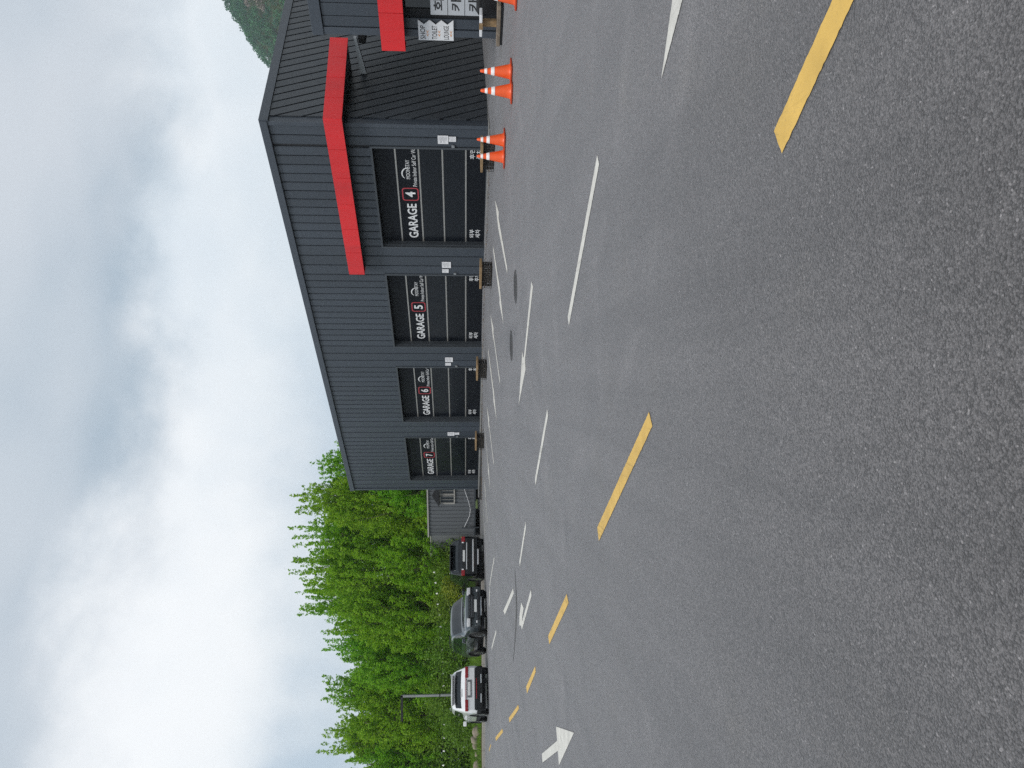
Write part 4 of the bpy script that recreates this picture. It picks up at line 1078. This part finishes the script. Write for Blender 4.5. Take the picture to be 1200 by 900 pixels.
def shrub_mesh(seed, r, h, n, material, leaf=.10):
    rng = np.random.default_rng(seed); a = rng.uniform(0, 2 * np.pi, n); u = rng.uniform(0, 1, n) ** .45
    lob = 1 + .25 * np.sin(a * 3 + seed) + .15 * np.sin(a * 7 + seed * 2)
    zz = rng.uniform(0, 1, n); rr = r * u * lob * np.sqrt(np.clip(1 - (zz - .35) ** 2 / .5, .05, 1))
    c = np.stack([np.cos(a) * rr, np.sin(a) * rr, zz * h * (1 + .2 * np.sin(a * 5 + seed))], 1) + rng.normal(size=(n, 3)) * .06
    return leaf_mesh('foliage', c, rng.uniform(.7, 1.3, n) * leaf, rng.beta(2, 2, n), rng, 0, material)
SM = [shrub_mesh(3, .85, 1.3, 2600, M['leaf_dark']), shrub_mesh(8, .95, 1.6, 3000, M['leaf_dark']), shrub_mesh(15, .8, 1.5, 2600, M['leaf_yellow'])]
stem_me = MB().tube([(0, 0, -.2), (.05, 0, .5), (.1, .05, 1.0)], [.04, .03, .01], 6).tube([(0, 0, 0), (-.15, .1, .8)], [.03, .01], 5).mesh('stem', M['bark'])
shr = [(556, 655, 46.0, 0, 1.3), (552, 672, 45.2, 1, 1.1), (548, 690, 44.6, 2, 1.25), (551, 702, 45, 1, 1.2), (553, 718, 45.5, 0, 1.4), (552, 740, 45.0, 1, 1.4), (554, 757, 45.6, 0, 1.5), (556, 772, 45.0, 1, 1.35),
       (554, 790, 45.6, 0, 1.5), (554, 812, 45.2, 1, 1.5), (556, 834, 45.2, 0, 1.5), (554, 848, 43.6, 1, 1.25), (552, 868, 47.2, 0, 1.6), (552, 888, 47.5, 1, 1.6), (553, 908, 47, 0, 1.7), (555, 640, 47, 1, 1.6), (555, 625, 48, 0, 1.6), (555, 605, 48, 1, 1.7), (553, 930, 47, 1, 1.6)]
shw = ['at the end of the shed annex', 'behind the black SUV roof', 'with yellow-green leaves behind the black SUV', 'between the black and slate SUVs', 'behind the slate SUV windscreen', 'behind the slate SUV roof', 'behind the slate SUV tail',
       'in the gap beside the white SUV', 'behind the white SUV, nearer the slate one', 'behind the lamp post foot', 'behind the white SUV left window', 'against the white SUV front', 'just behind the pale rocks', 'behind the row of rocks', 'at the outer end of the rocks',
       'behind the annex corner', 'behind the annex roof', 'behind the shed roof', 'furthest along the verge']
for i, (px, py, Y, vi, s_) in enumerate(shr):
    kx, _ = ray(500, py); X = kx * Y; rel = Vector((X, Y, 0)) - KA; zb_ = verge_z(rel.dot(kd), max(rel.dot(kn), 1.2))
    t_ = empty('shrub', (X, Y, zb_ - .05), i * 1.3); t_.scale = (s_, s_, s_ * (1.0 + .2 * math.sin(i * 2.1)))
    tag(t_, 'leafy green shrub ' + shw[i], 'shrub', 'shrubs under the trees')
    link('foliage', SM[vi], t_); link('stem', stem_me, t_)
# grass on the verge
rng = np.random.default_rng(5)
ng = 26000; ss = rng.uniform(s0 + 2, s1 - 1, ng); nn = 1.2 + rng.uniform(0, 1, ng) ** 1.4 * 7
ss = np.array([a if a < s_end(b) - .3 else s0 + 2 + (a - s0 - 2) * .5 for a, b in zip(ss, nn)])
cc = np.array([[*(kerb_pt(a, b)[:2]), verge_z(a, b)] for a, b in zip(ss, nn)])
hgt = rng.uniform(.10, .32, ng); an = rng.uniform(0, 6.28, ng); lean = rng.normal(size=(ng, 2)) * .07
dxy = np.stack([np.cos(an), np.sin(an)], 1) * .018
v = np.zeros((ng, 3, 3)); v[:, 0, :2] = cc[:, :2] - dxy; v[:, 1, :2] = cc[:, :2] + dxy; v[:, 0, 2] = v[:, 1, 2] = cc[:, 2] - .02
v[:, 2, :2] = cc[:, :2] + lean; v[:, 2, 2] = cc[:, 2] + hgt
me = bpy.data.meshes.new('grass'); me.vertices.add(3 * ng); me.vertices.foreach_set('co', v.astype(np.float32).ravel()); me.loops.add(3 * ng); me.loops.foreach_set('vertex_index', np.arange(3 * ng, dtype=np.int32))
me.polygons.add(ng); me.polygons.foreach_set('loop_start', np.arange(0, 3 * ng, 3, dtype=np.int32)); me.polygons.foreach_set('loop_total', np.full(ng, 3, np.int32))
a_ = me.attributes.new('tone', 'FLOAT', 'FACE'); a_.data.foreach_set('value', rng.uniform(0, 1, ng).astype(np.float32)); me.materials.append(M['leaf_dark']); me.update()
go = link('grass', me); go['kind'] = 'stuff'; tag(go, 'rough green grass growing along the verge behind the kerb', 'grass')
# rocks
bm = bmesh.new(); bmesh.ops.create_icosphere(bm, subdivisions=3, radius=1); ico_v = [v.co.copy() for v in bm.verts]; ico_f = [tuple(v.index for v in f.verts) for f in bm.faces]; bm.free()
from mathutils import noise as mnoise
rocks = [(551, 857, .62, .44, 'rounded pale rock next to the white SUV'), (554.5, 867, .50, .44, 'pale rock in the middle of the verge rocks'), (558.5, 874, .42, .30, 'small low pale rock by the footpath'), (553, 897, .6, .4, 'pale rock furthest from the white SUV'), (556, 884, .28, .2, 'smallest pale rock in the verge grass')]
for i, (px, py, w_, h_, lb) in enumerate(rocks):
    kx, _ = ray(560, py); Y = 43.0; X = kx * Y
    for _ in range(3):
        rel = Vector((X, Y, 0)) - KA; Y += (1.9 + .25 * i % .7) - rel.dot(kn); X = kx * Y
    rel = Vector((X, Y, 0)) - KA; zb_ = verge_z(rel.dot(kd), rel.dot(kn))
    vs = []
    for v_ in ico_v:
        n_ = 1 + .28 * mnoise.noise(v_ * 1.3 + Vector((i * 5, 0, 0))) + .10 * mnoise.noise(v_ * 4 + Vector((i * 3, 2, 0))); q = v_ * n_; vs.append((q.x * w_ * .5, q.y * w_ * .45, q.z * h_ * .62 + h_ * .25))
    o = MB().add(vs, ico_f).build('rock', M['rock'], None, 50); o.location = (X, Y, zb_); o.rotation_euler = (0, 0, i * 1.1); tag(o, lb, 'rock', 'rocks on the verge')

# ------------------------------------------------------------------ lamp post and string lights
kx, _ = ray(500, 815); Y = 42.6; X = kx * Y; rel = Vector((X, Y, 0)) - KA
while rel.dot(kn) < 1.4: Y += .1; X = kx * Y; rel = Vector((X, Y, 0)) - KA
zb_ = verge_z(rel.dot(kd), rel.dot(kn)); _, kz = ray(470, 815); zt = CAM_H + kz * Y - zb_
lp = empty('lamp_post', (X, Y, zb_), 0); tag(lp, 'grey square lamp post with one black horizontal arm behind white SUV', 'lamp post')
MB().box((-.06, -.06, -.2), (.06, .06, zt)).build('post', M['pole'], lp, bevel=.008)
MB().box((-1.38, -.06, zt - .11), (.06, .06, zt + .01)).build('lamp_arm', M['black_plastic'], lp, bevel=.01)
MB().box((-.15, -.15, -.05), (.15, .15, .04)).build('base_plate', M['pole'], lp)
MB().box((-.075, -.075, zt * .46), (.075, .075, zt * .46 + .05)).build('post_band', M['black_plastic'], lp)
sl = empty('string_lights', (0, 0, 0)); tag(sl, 'string of small white globe lights hung before the trees', 'string lights')
bulbs_px = [(509.4, 670.6), (511, 682.9), (512.6, 695.5), (513.9, 708), (515.6, 720.6), (516.8, 734.3), (517.6, 747.4), (518.5, 761.4), (519.4, 775.2), (520.1, 789.2), (520.5, 803.8), (521, 818.8), (521, 833.3), (521, 848.8), (521, 864.5), (520.7, 880), (520, 896.8), (519, 912), (518, 928)]
wire = []
SLY = 44.8
for px in bulbs_px:
    p = at(*px, SLY); wire.append(p + Vector((0, 0, .10)))
    MB().lathe([(.001, -.055), (.035, -.045), (.055, 0), (.04, .04), (.02, .06), (.02, .10)], 10, Matrix.Translation(p)).build('bulb', M['bulb'], sl, 60)
wire = [wire[0] + Vector((1.6, 3.5, .8))] + wire + [wire[-1] + Vector((-2.5, 4, .8))]
MB().tube(wire, .008, 5).build('cable', M['black_plastic'], sl)

# ------------------------------------------------------------------ wooded hill behind
HC = (305.0, 560.0)
def hill_z(x, y):
    a = (x - HC[0]) / 150.0; b = (y - HC[1]) / 190.0
    z = 182 * math.exp(-(a * a + b * b)) + 60 * math.exp(-((x - 560) / 170) ** 2 - ((y - 640) / 200) ** 2)
    return z + 9 * mnoise.noise(Vector((x * .012, y * .012, 0))) + 3.5 * mnoise.noise(Vector((x * .04, y * .04, 3))) - 6
M['hill'] = mat('wooded_ground', (.035, .05, .018), .95, 0, .1, .3, .05)
M['leaf_hill_hazed'] = leaf_material('hill_leaf_hazed', (.012, .105, .050), (.075, .25, .065), .3)  # teal of distant haze painted into the leaf colour, besides the haze volume
M['leaf_pink'] = leaf_material('hill_bare', (.20, .15, .12), (.34, .28, .25), .2)
struct(grid_mesh('hill', [-60 + 12 * i for i in range(75)], [230 + 12 * i for i in range(65)], hill_z, M['hill']))
rng = np.random.default_rng(77); Cc, Tt, Sz, isp = [], [], [], []
for i in range(5200):
    x = rng.uniform(150, 480); y = rng.uniform(330, 640)
    if x / y < .36 or x / y > .66: continue
    z = hill_z(x, y)
    if z < 25: continue
    r = rng.uniform(2.0, 3.8); nq = 46; d_ = rng.normal(size=(nq, 3)); d_ /= np.linalg.norm(d_, axis=1)[:, None]; d_[:, 2] = np.abs(d_[:, 2])
    Cc.append(np.array([x, y, z + r * .6]) + d_ * r * rng.uniform(.75, 1.05, nq)[:, None] * np.array([1, 1, 1.15])); Tt.append(np.clip(rng.beta(1.5, 2.5) + rng.normal(size=nq) * .08, 0, 1))
    Sz.append(rng.uniform(1.0, 1.7, nq)); isp.append(mnoise.noise(Vector((x * .018, y * .018, 9))) > .34)
for nm, flag, mt_, lb in (('green_wood', False, M['leaf_hill_hazed'], 'dense green wood covering the hill behind the building'), ('bare_wood', True, M['leaf_pink'], 'pale bare trees in patches among the hill wood')):
    sel = [q for q in range(len(isp)) if isp[q] == flag]
    if not sel: continue
    o = link(nm, leaf_mesh(nm, np.concatenate([Cc[q] for q in sel]), np.concatenate([Sz[q] for q in sel]), np.concatenate([Tt[q] for q in sel]), rng, 0, mt_)); o['kind'] = 'stuff'; tag(o, lb, 'wood')

# ------------------------------------------------------------------ air: faint haze that pales the far hill
hz = MB().box((-700, -400, -9), (870, 1040, 206)).build('haze', None)
hm = bpy.data.materials.new('haze'); hm.use_nodes = True; hm.node_tree.nodes.clear()
ho = hm.node_tree.nodes.new('ShaderNodeOutputMaterial'); pv = hm.node_tree.nodes.new('ShaderNodeVolumePrincipled')
pv.inputs['Color'].default_value = (.86, .95, 1.0, 1); pv.inputs['Density'].default_value = .0003; pv.inputs['Anisotropy'].default_value = .2
hm.node_tree.links.new(pv.outputs[0], ho.inputs['Volume']); hz.data.materials.append(hm); hz['kind'] = 'stuff'
tag(hz, 'thin pale blue haze over the far wooded hill', 'haze')
